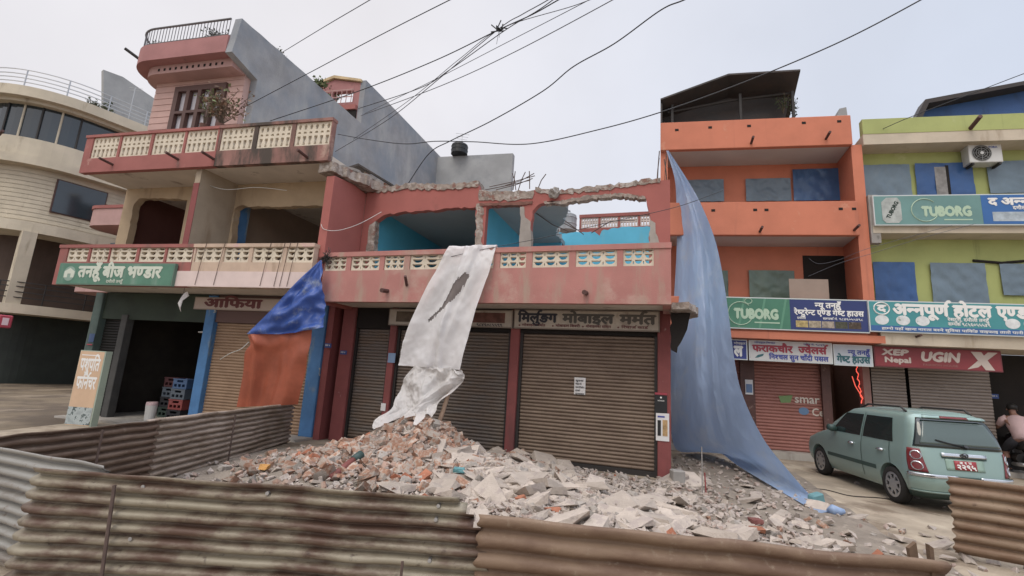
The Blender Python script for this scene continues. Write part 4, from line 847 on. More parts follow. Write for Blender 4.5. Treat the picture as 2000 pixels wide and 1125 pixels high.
# white torn sheet over the balcony rail
m_white = cloth('white_sheet', 'f0edec', .35, .05, 2, alpha=.96, rough=.45); m_white2 = cloth('thin_white_sheet', 'ece7e2', .4, .08, 2, alpha=.88, rough=.5)
wl_ = [CF(-4.24, -1.1, 4.16), CF(-4.22, -1.26, 4.17), CF(-4.42, -1.32, 3.7), CF(-4.72, -1.36, 3.0), CF(-4.95, -1.38, 2.3), CF(-5.03, -1.4, 1.78)]
wr_ = [CF(-3.24, -1.1, 4.17), CF(-3.24, -1.26, 4.18), CF(-3.28, -1.36, 3.7), CF(-3.45, -1.42, 3.0), CF(-3.58, -1.46, 2.3), CF(-3.68, -1.46, 1.76)]
def sheet(a, b, n1, n2, amp, f1, f2, ph=0, diag=3):
    def fn(s, t):
        p, q = poly_at(a, s), poly_at(b, s); r = p.lerp(q, t)
        d = .03*(.3-abs(nz(s*7+t*4, t*4-s*3, 21)))*min(1, s*6) + .018*(.3-abs(nz(s*17-t*5, t*8+s*6, 22)))*min(1, s*6) + amp*(.6*math.sin(f1*t+diag*s+ph+1.5*nz(s*2, t*2, ph)) + .5*nz(s*f2, t*f2*.6, ph+5) + .7*max(0, 1-abs(t-.3-.35*s)/.06) - .5*max(0, 1-abs(t-.75+.2*s)/.07))*min(1, s*5)
        return r - CF.n*d
    return fn
TEAR = [(.43, .60), (.45, .68), (.50, .66), (.57, .58), (.62, .46), (.70, .28), (.685, .25), (.64, .34), (.6, .41), (.55, .42), (.5, .46), (.46, .52)]
def inpoly(x, y, P):
    c = False
    for (x0, y0), (x1, y1) in zip(P, P[1:]+P[:1]):
        if (y0 > y) != (y1 > y) and x < (x1-x0)*(y-y0)/(y1-y0)+x0: c = not c
    return c
o = MB().grid(sheet(wl_, wr_, 0, 0, .075, 11, 6), 110, 60, lambda s, t: not inpoly(s+.012*nz(s*40, t*40), t+.02*nz(t*40, s*40, 7), TEAR)).build('white_sheet', m_white, smooth=True)
WSH = o; _f = sheet(wl_, wr_, 0, 0, .075, 11, 6)
MB().grid(lambda s, t: _f(.36+.42*s, .14+.66*t)+CF.n*.02, 30, 20).build('inner_layer', cloth('grey_inner_layer', '8d8480', .3, .1, 3, alpha=.85), WSH, smooth=True)
prop(o, 'torn translucent white sheet hung over the red balcony rail', 'plastic sheet')
# blue and orange sheet by the cream shop
m_bt = cloth('blue_weave', '2b58b0', .25, .15, 2.5, patch='8494b4', rough=.4); m_ot = cloth('orange_weave', 'b4542c', .3, .15, 1.5, rough=.5)
A0, B0, C0 = LF.on(624, 508, -1.32), LF.on(482, 652, -1.55), LF.on(632, 640, -1.42)
pa, pb, pc = LF(A0[0], -1.3, A0[1]), LF(B0[0], -1.55, B0[1]), LF(C0[0], -1.4, C0[1])
bl = [pa, pa.lerp(pb, .33)+Vector((.0, -.04, .02)), pa.lerp(pb, .66)+Vector((0, -.03, -.03)), pb]; br = [pa+LF.t*.04, pa.lerp(pc, .35)+LF.t*.03, pa.lerp(pc, .7)+LF.t*.02, pc]
def bfn(s, t):
    p, q = poly_at(bl, s), poly_at(br, s); r = p.lerp(q, t); wd = (p-q).length
    return r - LF.n*(.05*math.sin(5*t+9*s)+.12*nz(s*9, t*6, 2))*min(1, wd)*min(1, 6*t) + Vector((0, 0, -.05*math.sin(math.pi*t)*s))
o = MB().grid(bfn, 50, 40).build('blue_tarpaulin', m_bt, smooth=True); prop(o, 'folded bright blue triangle of tarpaulin hanging above the orange cloth', 'tarpaulin')
def oz(x, y, v): u, z = LF.on(x, y, v); return LF(u, v, z)
ol = [oz(484, 655, -1.45), oz(490, 672, -1.45), oz(484, 690, -1.4), oz(478, 730, -1.35), oz(466, 795, -1.3)]; orr = [oz(612, 643, -1.32), oz(608, 672, -1.3), oz(602, 700, -1.3), oz(594, 740, -1.25), oz(580, 790, -1.2)]
def ofn(s, t):
    r = poly_at(ol, s).lerp(poly_at(orr, s), t); return r - LF.n*(.06*math.sin(8*t+2*s)+.05*nz(s*3, t*7, 4)+.08*max(0, 1-abs(t-.12-.1*s)/.08)) 
o = MB().grid(ofn, 40, 40).build('orange_tarpaulin', m_ot, smooth=True); prop(o, 'rust orange cloth hanging below the blue tarpaulin in front of the tan shutter', 'tarpaulin')
# rag hanging under the cream balcony, hanging ties
u, z = LF.on(354, 585, -1.0); rl_ = [(0, .16), (.1, .2), (.13, .1), (.05, -.02), (.03, -.2), (.0, -.28), (-.02, -.1), (-.06, .04)]
def rag(s, t):
    k = s*7; i = min(int(k), 6); return None
m = MB(); m.extr(lambda a, b, c: LF(u+a, c+.05*math.sin(b*14), z+b), [rl_], -1.0, -.985); prop(m.build('white_rag', m_white), 'crumpled white rag dangling under the cream balcony', 'rag')
m = MB(); m.tube([LF(u+.02, -.99, 3.34), LF(u+.02, -.99, z+.15)], .006, 4); prop(m.build('string', m_iron), 'string holding the white rag', 'string')

# ================================================================ corrugated fence
m_rA = rust('zinc_weathered', '94918a', '786a5e', '6e5344', .6, .2, (.5, .7)); m_rB = rust('zinc_rusty', '928770', '5c4132', '463329', .55, .2, (.4, .6)); m_rC = rust('zinc_brown', '84694f', '6a4d38', '8f7a62', .7, .1, (.35, .65)); m_rD = rust('zinc_dark_brown', '7a6452', '634a38', '8a7866', .7, .1, (.35, .65)); m_rD2 = rust('zinc_brown_light', 'a59382', '84705c', '6f5a49', .65, .15, (.4, .66)); m_rE = rust('zinc_tan', '92795e', '7a5a40', '5f4734', .7, .1, (.35, .65))
FENCES = []
def fence(label, p0, p1, h0, h1, z0, mat, pitch=.09, amp=.02, seed=0, bend=.03, edge=None, ns=60, name='corrugated_sheet', lap=0):
    p0 = Vector((p0[0], p0[1], 0)); p1 = Vector((p1[0], p1[1], 0)); d = (p1-p0).normalized(); n = Vector((-d.y, d.x, 0)); L_ = (p1-p0).length
    nh = int(max(h0, h1)/pitch)*8
    dr = random.Random(seed*7+1); dents = [(dr.uniform(0, L_), dr.uniform(.2, 1), dr.uniform(-.035, .035), dr.uniform(.08, .3)) for _ in range(int(L_*3)+2)]
    def fn(s, t):
        h = h0+(h1-h0)*s; zz = z0+(h-z0)*t + .012*nz(s*6, 0, seed)*t
        off = amp*1.25*(2*(.5+.5*math.sin(2*math.pi*t*(h0-z0)/pitch+1.2))**2.4-.8) + bend*nz(s*L_*.9, t*1.2, seed) + .012*nz(s*L_*4, t*5, seed+9) + sum(a*math.exp(-((s*L_-x)/r)**2-((t-q)*.87/(r*.7))**2) for x, q, a, r in dents)
        ss = s*L_ + (.012*math.sin(t*60)+.02*nz(0, t*6, seed) if s in (0, 1) else 0)
        return p0 + d*ss + n*off + Vector((0, 0, zz))
    o = MB().grid(fn, ns, nh, edge).build(name, mat, smooth=True, solid=.003); prop(o, label, 'fence', 'corrugated fence round the site'); FENCES.append(o)
    return o
fence('pale grey corrugated sheet at the near left corner of the fence', (-6.4, 5.0), (-2.95, 3.74), .87, .87, .02, m_rA, .088, .026, 1)
fence('rust streaked corrugated sheet with a torn corner in the left foreground', (-3.31, 3.57), (-.06, 3.5), .87, .85, .02, m_rB, .088, .026, 2,
      edge=lambda s, t: not (s > .93 and t > .945+.02*nz(s*60, 2)) and not (s > .952 and t > .90-.25*(s-.952)/.048+.02*nz(s*90, 5)))
_c0 = gnd(936, 1004, .76); _c1 = gnd(1852, 1098, .72)
fence('plain brown corrugated sheet across the right foreground', (_c0.x, _c0.y), (_c1.x, _c1.y), .76, .72, .0, m_rC, .13, .026, 3, .025)
fence('dark brown corrugated sheet running back on the left', (-4.72, 4.3), (-4.55, 6.5), .87, .87, .03, m_rD, .088, .024, 4, .05)
fence('brown corrugated sheet ending at the maroon pillar', (-4.62, 6.36), (-4.66, 10.75), .87, .85, .0, m_rD2, .088, .024, 5, .04)
_e0 = gnd(1850, 930, .87)
fence('tan corrugated sheet standing in front of the car', (_e0.x, _e0.y), (7.6, 3.9), .87, .87, .06, m_rE, .12, .028, 6, .03)
for x, z in ((-.42, .79), (-.43, .70), (-.45, .44), (-1.62, .8), (-2.5, .79), (-2.52, .45)):
    MB().tube([Vector((x, 3.507+(x+1.6)*-.021, z)), Vector((x, 3.53, z))], .013, 10).build('washer', m_steel, FENCES[1])
def stake(p, h, label, r=.012, lean=(0, 0), mat=None, z0=0.0, nm='fence_post'):
    m = MB(); m.tube([Vector((p[0], p[1], z0)), Vector((p[0]+lean[0], p[1]+lean[1], h))], r, 6); prop(m.build(nm, mat or m_rebar), label, 'post')
stake((-2.62, 3.49), .8, 'rusty rod tied to the streaked sheet near its left end', .012, (-.05, 0))
stake((-.62, 3.42), .45, 'short pale rod standing before the streaked sheet', .01)
stake((-4.5, 8.2), .8, 'thin rod braced on the brown sheet by the cream shop', .012)
stake((-4.5, 5.55), .84, 'rod braced on the dark brown sheet', .012)
g = gnd(1812, 1064, .8); m = MB(); m.extr(lambda a, b, c: Vector((g.x+a, g.y+c, b)), [jag([(0, 0), (.03, 0), (.035, .78), (.01, .8)], .005, .1, True, 3)], 0, .03); m.extr(lambda a, b, c: Vector((g.x-.07+a, g.y+.04+c, b)), [jag([(.03, 0), (.06, 0), (.03, .8), (-.02, .76)], .006, .1, True, 4)], 0, .025)
prop(m.build('wooden_stake', M('old_wood', '6d553f', .9, .2, 8)), 'split wooden stake at the right end of the brown sheet', 'stake')
# ================================================================ rubble
def hgt(u, v):
    h = .56*math.exp(-((u+4.1)/.85)**2-((v+1.8)/.8)**2) + .34*math.exp(-((u+4.6)/1.7)**2-((v+2.5)/1.5)**2) + .26*math.exp(-((u+2.2)/1.2)**2-((v+2.7)/1.4)**2)
    h += .16*math.exp(-((u+2.7)/.8)**2-((v+.5)/.6)**2) + .2*math.exp(-((u+.6)/1.9)**2-((v+4.3)/1.3)**2)
    e = min(1, max(0, (u+8.0)/1.5))*min(1, max(0, (3.4-u)/1.2))*min(1, max(0, (.25-v)/.5 if u < .05 else (4.5-v)/2))
    return max(0, h*min(1, max(.0, (.15-v)/.3) if u < 0 else 1)) + .03*e
def cp(x, y, v): u, z = CF.on(x, y, v); return CF(u, v, z)
l2 = [cp(810, 714, -1.42), cp(786, 742, -1.5), cp(774, 775, -1.62), cp(768, 800, -1.8), cp(732, 822, -2.1), cp(728, 858, -2.35)]
r2 = [cp(902, 722, -1.5), cp(904, 742, -1.5), cp(884, 768, -1.6), cp(852, 792, -1.85), cp(858, 822, -2.15), cp(846, 842, -2.4)]
def drape(s, t):
    r = poly_at(l2, s).lerp(poly_at(r2, s), t)
    tie = math.sin(math.pi*min(1, s*1.2))
    d = .10*math.sin(9*t-7*s+1.2*nz(s*3, t*3, 3))*tie + .09*nz(s*5, t*7, 8) + .07*(.3-abs(nz(s*6+t*5, t*6-s*5, 23))) + .035*(.3-abs(nz(s*14-t*9, t*13, 24))) + .16*max(0, 1-abs(t-.95+.75*s)/.13)*tie - .12*max(0, 1-abs(t-1.1+.55*s)/.1)
    q = r - CF.n*d + Vector((0, 0, -.10*math.sin(math.pi*t)*s + .05*nz(t*6, s*3, 5)))
    uu, vv = CF.uv(q); q.z = max(q.z, hgt(uu, vv)+.13+.04*abs(nz(s*9, t*9, 1)))
    return q
o = MB().grid(drape, 130, 110, lambda s, t: s < .80+.13*math.sin(t*11+.6)+.05*math.sin(t*29)).build('white_sheet', m_white2, smooth=True)
prop(o, 'thin crumpled white sheet draped from mid air onto the brick heap', 'plastic sheet')
def dens(u, v):
    if u < -.0 and v > .02: return 0
    if v < -6.2: return 0
    d = .25 + hgt(u, v)*2.2
    if u < -5.6: d *= max(0, 1-(-5.6-u)/2.2)
    if u < -5.2 and v > -1.0: d *= .25
    if u > 1.4: d *= max(.035 if v > -2.2 else .16, 1-(u-1.4)/1.3)
    if v > 2 and u > .05: d *= .5
    return min(1, d)
def mound(s, t):
    u, v = -8+12*s, -6.3+11*t; q = CF(u, v, 0); h = hgt(u, v)
    return Vector((q.x, q.y, h*.93-.02 + (.05*nz(u*3, v*3)+.03*nz(u*9, v*9, 2))*min(1, h*6) + .035*nz(u*1.6, v*1.6, 7) + .012*nz(u*6, v*6, 4) + (.01 if h > .02 else -.05)))
o = MB().grid(mound, 150, 130).build('rubble_mound', M('rubble_dust', '8a7d6e', .97, .15, 4, patch='9d907f', ps=5, bump=1, bs=25), loc=CF(-3, -2.5, 0), smooth=True); prop(o, 'dusty heap of crushed masonry under the broken bricks', 'rubble', kind='stuff')
def hull(dims, seed, n=14, cut=.35):
    r = random.Random(seed); bm = bmesh.new()
    for sx_ in (-1, 1):
        for sy_ in (-1, 1):
            for sz_ in (-1, 1):
                if r.random() < .86: bm.verts.new((sx_*dims[0]*(1-r.random()*cut), sy_*dims[1]*(1-r.random()*cut), sz_*dims[2]*(1-r.random()*cut*.5)))
    for k in range(n-8):
        bm.verts.new((r.uniform(-1, 1)*dims[0], r.uniform(-1, 1)*dims[1], r.uniform(-1, 1)*dims[2]))
    bmesh.ops.convex_hull(bm, input=bm.verts[:]); 
    bmesh.ops.delete(bm, geom=[v for v in bm.verts if not v.link_faces], context='VERTS')
    bm.verts.index_update(); vs = np.array([v.co[:] for v in bm.verts]); fs = [tuple(v.index for v in f.verts) for f in bm.faces]; bm.free(); return vs, fs
rv = random.Random(99)
KIND = {}
def protos(key, name, n, dims, mat, cut):
    KIND[key] = []
    for k in range(n):
        vs, fs = hull(tuple(d*rv.uniform(.8, 1.2) for d in dims), key_seed[key]+k, 15, cut); me = bpy.data.meshes.new(name); me.from_pydata([tuple(p) for p in vs], [], fs); me.materials.append(mat); KIND[key].append(me)
key_seed = {'brick': 100, 'slab': 200, 'grey': 300, 'orange': 400}
m_kb = M('rubble_brick', 'a3765a', .95, .22, 9, rand=.3, patch='a99a8b', pt=(.45, .57), ps=9, bump=.8, bs=40)
m_ks = M('rubble_render', 'b2a394', .95, .1, 5, rand=.18, patch='a3948a', pt=(.52, .62), ps=7, bump=.6, bs=40)
m_kg = M('rubble_concrete', '9f958a', .95, .12, 6, rand=.22, bump=.8, bs=40)
m_ko = M('rubble_orange', 'a2603f', .9, .15, 8, rand=.25, patch='9c8576', pt=(.58, .66), ps=9, bump=.6, bs=40)
protos('brick', 'broken_brick', 7, (.115, .062, .055), m_kb, .35); protos('slab', 'plaster_chunk', 8, (.2, .14, .036), m_ks, .45)
protos('grey', 'concrete_chunk', 6, (.09, .07, .05), m_kg, .5); protos('orange', 'orange_brick', 4, (.1, .055, .045), m_ko, .4)
LBL = {'brick': ('broken_brick', 'broken dusty brown brick piece lying in the rubble heap', 'brick', 'loose broken bricks'),
       'slab': ('plaster_chunk', 'flat pale pinkish slab of broken plaster lying on the rubble', 'rubble', 'flat plaster slabs'),
       'grey': ('concrete_chunk', 'small grey lump of broken concrete lying on the rubble', 'rubble', 'concrete lumps'),
       'orange': ('orange_brick', 'broken orange red brick piece standing out in the rubble', 'brick', 'orange brick pieces')}
def chunk(key, u, v, sc, dz=0):
    q = CF(u, v, 0); o = bpy.data.objects.new(LBL[key][0], rv.choice(KIND[key])); COL.objects.link(o)
    o.location = (q.x, q.y, hgt(u, v)+dz); o.scale = (sc*rv.uniform(.8, 1.2), sc*rv.uniform(.8, 1.2), sc*rv.uniform(.85, 1.2))
    # lie on the slope
    e = .1; nx = -(hgt(u+e, v)-hgt(u-e, v))/(2*e); ny = -(hgt(u, v+e)-hgt(u, v-e))/(2*e)
    nrm = (CF.t*nx + CF.n*ny + Vector((0, 0, 1))).normalized(); tl = .5 if key == 'slab' else .8
    nrm = (nrm + Vector((rv.uniform(-tl, tl), rv.uniform(-tl, tl), 0))).normalized()
    o.rotation_euler = (nrm.to_track_quat('Z', 'Y').to_matrix() @ Matrix.Rotation(rv.uniform(0, 6.28), 3, 'Z')).to_euler()
    _, lb, ct, gr = LBL[key]; prop(o, lb, ct, gr)
cnt = {'brick': 0, 'slab': 0, 'grey': 0, 'orange': 0}; LIM = {'brick': 240, 'slab': 225, 'grey': 120, 'orange': 32}
tries = 0
while any(cnt[k] < LIM[k] for k in cnt) and tries < 60000:
    tries += 1
    if rv.random() < .45: u, v = rv.gauss(-4.3, 1.0), rv.gauss(-2.3, .9)
    elif rv.random() < .6: u, v = rv.gauss(-1.6, 1.5), rv.gauss(-3.6, 1.2)
    else: u, v = rv.uniform(-7.5, 3.2), rv.uniform(-6, 1.5)
    if rv.random() > dens(u, v) or (u < .1 and v > -.15): continue
    right = 1/(1+math.exp(-(u+2.9)*4.0)); k = rv.random()
    if k < .07: key = 'orange'
    elif rv.random() < right*.94+.01: key = 'slab' if rv.random() < .66 else 'grey'
    else: key = 'brick' if rv.random() < .8 else 'grey'
    if cnt[key] >= LIM[key]: continue
    if key == 'slab' and u < -3.7: continue
    if v < -4.2 and rv.random() < .35: continue
    sc = rv.choice((.8, .9, 1, 1.1, 1.3)) if key != 'slab' else rv.choice((.5, .6, .7, .8, .95, 1.1, 1.35))
    if u > 1.3: sc *= .75
    chunk(key, u, v, sc, .02*sc); cnt[key] += 1
# crushed gravel and small shards: nobody could count these
for _ in range(110):
    u, v = rv.uniform(-.2, 3.6), rv.uniform(-5.8, -1.4)
    if u-3.4 > (v+1.4)*-.2: continue
    k = rv.random(); chunk('slab' if k < .55 else 'brick' if k < .78 else 'orange' if k < .84 else 'grey', u, v, rv.choice((.35, .45, .55, .7)), .01)
def shards(name, n, dims, mat, label, smin, smax, fn, seed):
    r = np.random.default_rng(seed); pr = random.Random(seed); base = [hull(dims, seed*10+k, 10, .5) for k in range(6)]
    V = []; Fs = []; off = 0; made = 0
    while made < n:
        u, v = fn(pr)
        if pr.random() > dens(u, v): continue
        vs, fs = base[pr.randrange(6)]; a = pr.uniform(0, 6.28); b = pr.gauss(0, .5); c = pr.gauss(0, .5)
        ca, sa, cb, sb, cc, s_c = math.cos(a), math.sin(a), math.cos(b), math.sin(b), math.cos(c), math.sin(c)
        Rm = np.array([[ca, -sa, 0], [sa, ca, 0], [0, 0, 1]]) @ np.array([[1, 0, 0], [0, cb, -sb], [0, sb, cb]]) @ np.array([[cc, 0, s_c], [0, 1, 0], [-s_c, 0, cc]])
        s = pr.uniform(smin, smax); q = CF(u, v, 0); P = (vs*s) @ Rm.T + np.array([q.x, q.y, hgt(u, v)+.01*s])
        V += [tuple(p) for p in P]; Fs += [tuple(i+off for i in f) for f in fs]; off += len(vs); made += 1
    me = bpy.data.meshes.new(name); o = bpy.data.objects.new(name, me); COL.objects.link(o); me.from_pydata(V, [], Fs); me.materials.append(mat); prop(o, label, 'rubble', kind='stuff')
def mk(name, cols):
    m, n, l, b = _m(name); tc = n.new('ShaderNodeTexCoord'); vo = n.new('ShaderNodeTexVoronoi'); vo.inputs['Scale'].default_value = 9; l.new(tc.outputs['Object'], vo.inputs[0])
    sp_ = n.new('ShaderNodeSeparateColor'); l.new(vo.outputs['Color'], sp_.inputs[0]); cr = n.new('ShaderNodeValToRGB'); l.new(sp_.outputs[0], cr.inputs[0])
    e = cr.color_ramp.elements; e[0].color = lin(cols[0]); e[1].color = lin(cols[-1])
    for i, c in enumerate(cols[1:-1]): q = cr.color_ramp.elements.new((i+1)/(len(cols)-1)); q.color = lin(c)
    l.new(cr.outputs[0], b.inputs['Base Color']); b.inputs['Roughness'].default_value = .95; return m
m_sh = mk('shard_mix', ('8a7f76', 'ab9d92', '9b8f85', 'bbaca0', '94796a', 'ab9f96')); m_sh2 = mk('shard_brick_mix', ('946a52', 'a88d7a', 'a2826c', '8a7f76', 'ac7656', 'b0a297'))
shards('gravel_shards', 7600, (.045, .035, .018), m_sh, 'crushed grey plaster shards spread over the yard', .4, 1.3, lambda r: (r.uniform(-7.8, 4.6), r.uniform(-6.2, 4.2)) if r.random() < .55 else (r.gauss(-1.2, 1.7), r.gauss(-2.8, 1.7)), 5)
shards('brick_shards', 1900, (.055, .04, .03), m_sh2, 'small broken brick bits filling the gaps of the heap', .5, 1.35, lambda r: (r.gauss(-4.3, 1.0), r.gauss(-2.2, .9)), 6)
shards('plaster_shards', 1500, (.085, .06, .02), m_ks, 'small pale plaster flakes between the slabs', .5, 1.2, lambda r: (r.gauss(-1.5, 1.5), r.gauss(-3.2, 1.3)), 8)
# pieces one can pick out of the heap
P1 = gnd(645, 935, .18); P2 = gnd(705, 888, .42); m = MB(); m.tube([P1, P1.lerp(P2, .75)], .055, 12); t = thing('clay_pipe', 'length of maroon drain pipe with a dark green collar lying on the brick heap', 'pipe', P1); m.build('pipe', M('maroon_pipe', '7d4038', .6, .1, 5), t, smooth=True)
MB().tube([P1.lerp(P2, .74), P2], .066, 12).build('collar', flat('green_black', '2f4a46', .6), t, smooth=True)
def on_heap(u, v): q = CF(u, v, 0); return Vector((q.x, q.y, hgt(u, v)))
A = on_heap(-4.0, -1.75)+Vector((0, 0, -.35)); u, z = CF.on(884, 742, -1.35); Bp = CF(u, -1.35, z)
m = MB(); m.tube([A, A.lerp(Bp, .5)+Vector((.015, 0, 0)), Bp], [.045, .04, .035], 9); prop(m.build('wooden_pole', M('pale_timber', 'a5866c', .8, .15, 5), smooth=True), 'pale wooden pole propped in the heap under the white sheet', 'pole')
m = MB(); m.tube([Bp+Vector((-.2, -.25, -.9)), Bp+Vector((-.1, -.35, -1.0)), Bp+Vector((-.05, -.36, -1.2)), Bp+Vector((-.12, -.3, -1.5))], .018, 7); prop(m.build('black_hose', m_black, smooth=True), 'short black hose curling beside the wooden pole', 'hose')
g = gnd(1458, 968); g = gnd(1372, 968); m = MB(); m.tube([Vector((g.x, g.y, 0)), Vector((g.x, g.y, .75))], .009, 6); prop(m.build('thin_rod', m_conc), 'thin pale rod standing in the gravel before the blue sheet', 'rod')
m = MB(); m.tube([Vector((g.x+.06, g.y, 0)), Vector((g.x+.05, g.y+.02, .35))], .01, 6); prop(m.build('thin_rod', flat('red_rod', '9a3030', .6)), 'short red rod beside the thin pale rod', 'rod')
g = on_heap(.1, -.25); bmx = bmesh.new(); bmesh.ops.create_cube(bmx, size=1); m = MB(); m.add([g+Vector((v.co.x*.22, v.co.y*.2, v.co.z*.22+.1)) for v in bmx.verts], [tuple(v.index for v in f.verts) for f in bmx.faces]); bmx.free(); prop(m.build('footing_block', m_conc, bev=.02), 'pale concrete block at the foot of the right maroon pillar', 'block')
for px, py, c, lb in ((515, 912, 'c98f3a', 'yellow crumpled wrapper on the gravel at left'), (850, 790, '5f8fa8', 'pale blue scrap in the bricks beneath the white sheet'), (898, 918, '5f9a9f', 'turquoise plaster flake in the middle of the heap'), (1475, 1018, '84504a', 'large red plaster flake in the right rubble'), (1480, 1035, 'a5684a', 'orange brick half below the red flake')):
    best = min(((abs(hgt(*CF.uv(gnd(px, py, h)))+.05-h), h) for h in [k*.03 for k in range(36)])); p = gnd(px, py, best[1]+.03); vs, fs = hull((.09, .07, .03), px, 12, .4)
    m = MB(); m.add([p+Vector(tuple(q)) for q in vs], fs); prop(m.build('coloured_scrap', M('scrap_'+c, c, .97, .25, 8, spec=.1, bump=.8)), lb, 'scrap')

# ================================================================ hatchback car
rl_, fl_ = gnd(1752, 982), gnd(1600, 924)
hd = Vector((.145, .989, 0)).normalized(); lf = Vector((-hd.y, hd.x, 0)); SCL = 1.0
oc = rl_ + Vector((hd.y, -hd.x, 0))*.64*SCL
def K(x, y, z): return oc + hd*x*SCL + lf*y*SCL*.91 + Vector((0, 0, z*SCL))
CAR = thing('parked_hatchback', 'pale green four door hatchback parked with its tail towards us before the shutters', 'car', K(1.2, 0, 0))
zs = [.20, .30, .45, .60, .75, .88, .96, 1.15, 1.35, 1.46, 1.52, 1.55]
X0 = [-.50, -.60, -.655, -.645, -.625, -.605, -.59, -.545, -.46, -.39, -.26, -.05]; X1 = [2.95, 3.05, 3.1, 3.08, 2.98, 2.6, 2.28, 1.98, 1.62, 1.38, 1.1, .85]
HW = [.66, .72, .755, .765, .768, .757, .74, .70, .645, .60, .50, .30]; CR = [.2, .24, .26, .26, .26, .24, .22, .2, .18, .18, .2, .2]
NP = 20
def ringp(z, k, out=0.0):
    """outline of the body at height z; k in 0..4: 0-1 left side rear->front, 1-2 front, 2-3 right side, 3-4 rear (right->left)"""
    x0, x1, w_, r = (np.interp(z, zs, q) for q in (X0, X1, HW, CR))
    pts = []
    def arc(cx_, cy_, a0): return [(cx_+r*math.cos(a0-math.pi/2*i/6), cy_+r*math.sin(a0-math.pi/2*i/6)) for i in range(7)]
    seg = int(k); f = k-seg
    # perimeter as straight + corner pieces, each side takes half of its two corners
    C_ = [(x0+r, w_-r, math.pi, math.pi/2), (x1-r, w_-r, math.pi/2, 0), (x1-r, -w_+r, 0, -math.pi/2), (x0+r, -w_+r, -math.pi/2, -math.pi)]
    seg %= 4; c0, c1 = C_[seg], C_[(seg+1) % 4]
    if f < .15: a = c0[2]+(c0[3]-c0[2])*(.5+f/.15*.5); cx_, cy_ = c0[0], c0[1]
    elif f > .85: a = c1[2]+(c1[3]-c1[2])*((f-.85)/.15*.5); cx_, cy_ = c1[0], c1[1]
    else:
        a = c0[3]; g = (f-.15)/.7; cx_, cy_ = c0[0]+(c1[0]-c0[0])*g, c0[1]+(c1[1]-c0[1])*g
    return cx_+(r+out)*math.cos(a), cy_+(r+out)*math.sin(a)
m_car = M('pale_green_car_paint', '86a39b', .32, .03, 1, bump=0, spec=.5); m_car.node_tree.nodes['Principled BSDF'].inputs['Metallic'].default_value = .25
m_car.node_tree.nodes['Principled BSDF'].inputs['Coat Weight'].default_value = .4
m_chrome = flat('chrome', 'c9ccd0', .15, .9); m_tyre = M('tyre', '2a2826', .9, .15, 4); m_lens = flat('red_lens', '7a2226', .15); m_trim = flat('dark_green_trim', '2f4a44', .5); m_cg = flat('car_glass', '1d2b2b', .05, 0, 0, .8); m_cg2 = flat('rear_glass', '4d5f5c', .12, 0, 0, .8)
zl_ = [.2, .25, .3, .38, .45, .52, .6, .68, .75, .82, .88, .92, .96, 1.02, 1.08, 1.15, 1.22, 1.29, 1.35, 1.41, 1.46, 1.49, 1.52, 1.54, 1.55]; ks = [i*4/96 for i in range(96)]
m = MB(); vs = [K(*ringp(z, k), z) for z in zl_ for k in ks]; n = 96
fs = [(i*n+j, i*n+(j+1) % n, (i+1)*n+(j+1) % n, (i+1)*n+j) for i in range(len(zl_)-1) for j in range(n)] + [tuple(reversed(range(n))), tuple((len(zl_)-1)*n+j for j in range(n))]
m.add(vs, fs); body = m.build('body', m_car, CAR, smooth=True)
cut = MB()
for x in (0, 2.42): cut.tube([K(x, -1.1, .3), K(x, 1.1, .3)], .335*SCL, 28)
co = cut.build('cutter', m_black); bd = body.modifiers.new('arches', 'BOOLEAN'); bd.operation = 'DIFFERENCE'; bd.object = co; bd.solver = 'EXACT'
bpy.context.view_layer.update(); nm_ = bpy.data.meshes.new_from_object(body.evaluated_get(bpy.context.evaluated_depsgraph_get())); body.modifiers.clear(); body.data = nm_; bpy.data.objects.remove(co)
for p in body.data.polygons: p.use_smooth = True
md = body.modifiers.new('edge', 'EDGE_SPLIT'); md.split_angle = R(40)
def patch(name, k0, k1, z0, z1, out, mat, par=CAR, nk=16, nz_=8, kf=None):
    def fn(s, t):
        z = z0+(z1-z0)*t; a, b = (k0, k1) if kf is None else kf(t); x, y = ringp(z, a+(b-a)*s, out); return K(x, y, z)
    return MB().grid(fn, nk, nz_).build(name, mat, par, smooth=True, solid=.006)
def sidewin(name, xa0, xb0, xa1, xb1, z0, z1, sgn, mat=None):
    def fn(s, t):
        z = z0+(z1-z0)*t; x = (xa0+(xb0-xa0)*s)*(1-t)+(xa1+(xb1-xa1)*s)*t; w_ = np.interp(z, zs, HW); return K(x, sgn*(w_+.006), z)
    return MB().grid(fn, 10, 8).build(name, mat or m_cg, CAR, smooth=True)
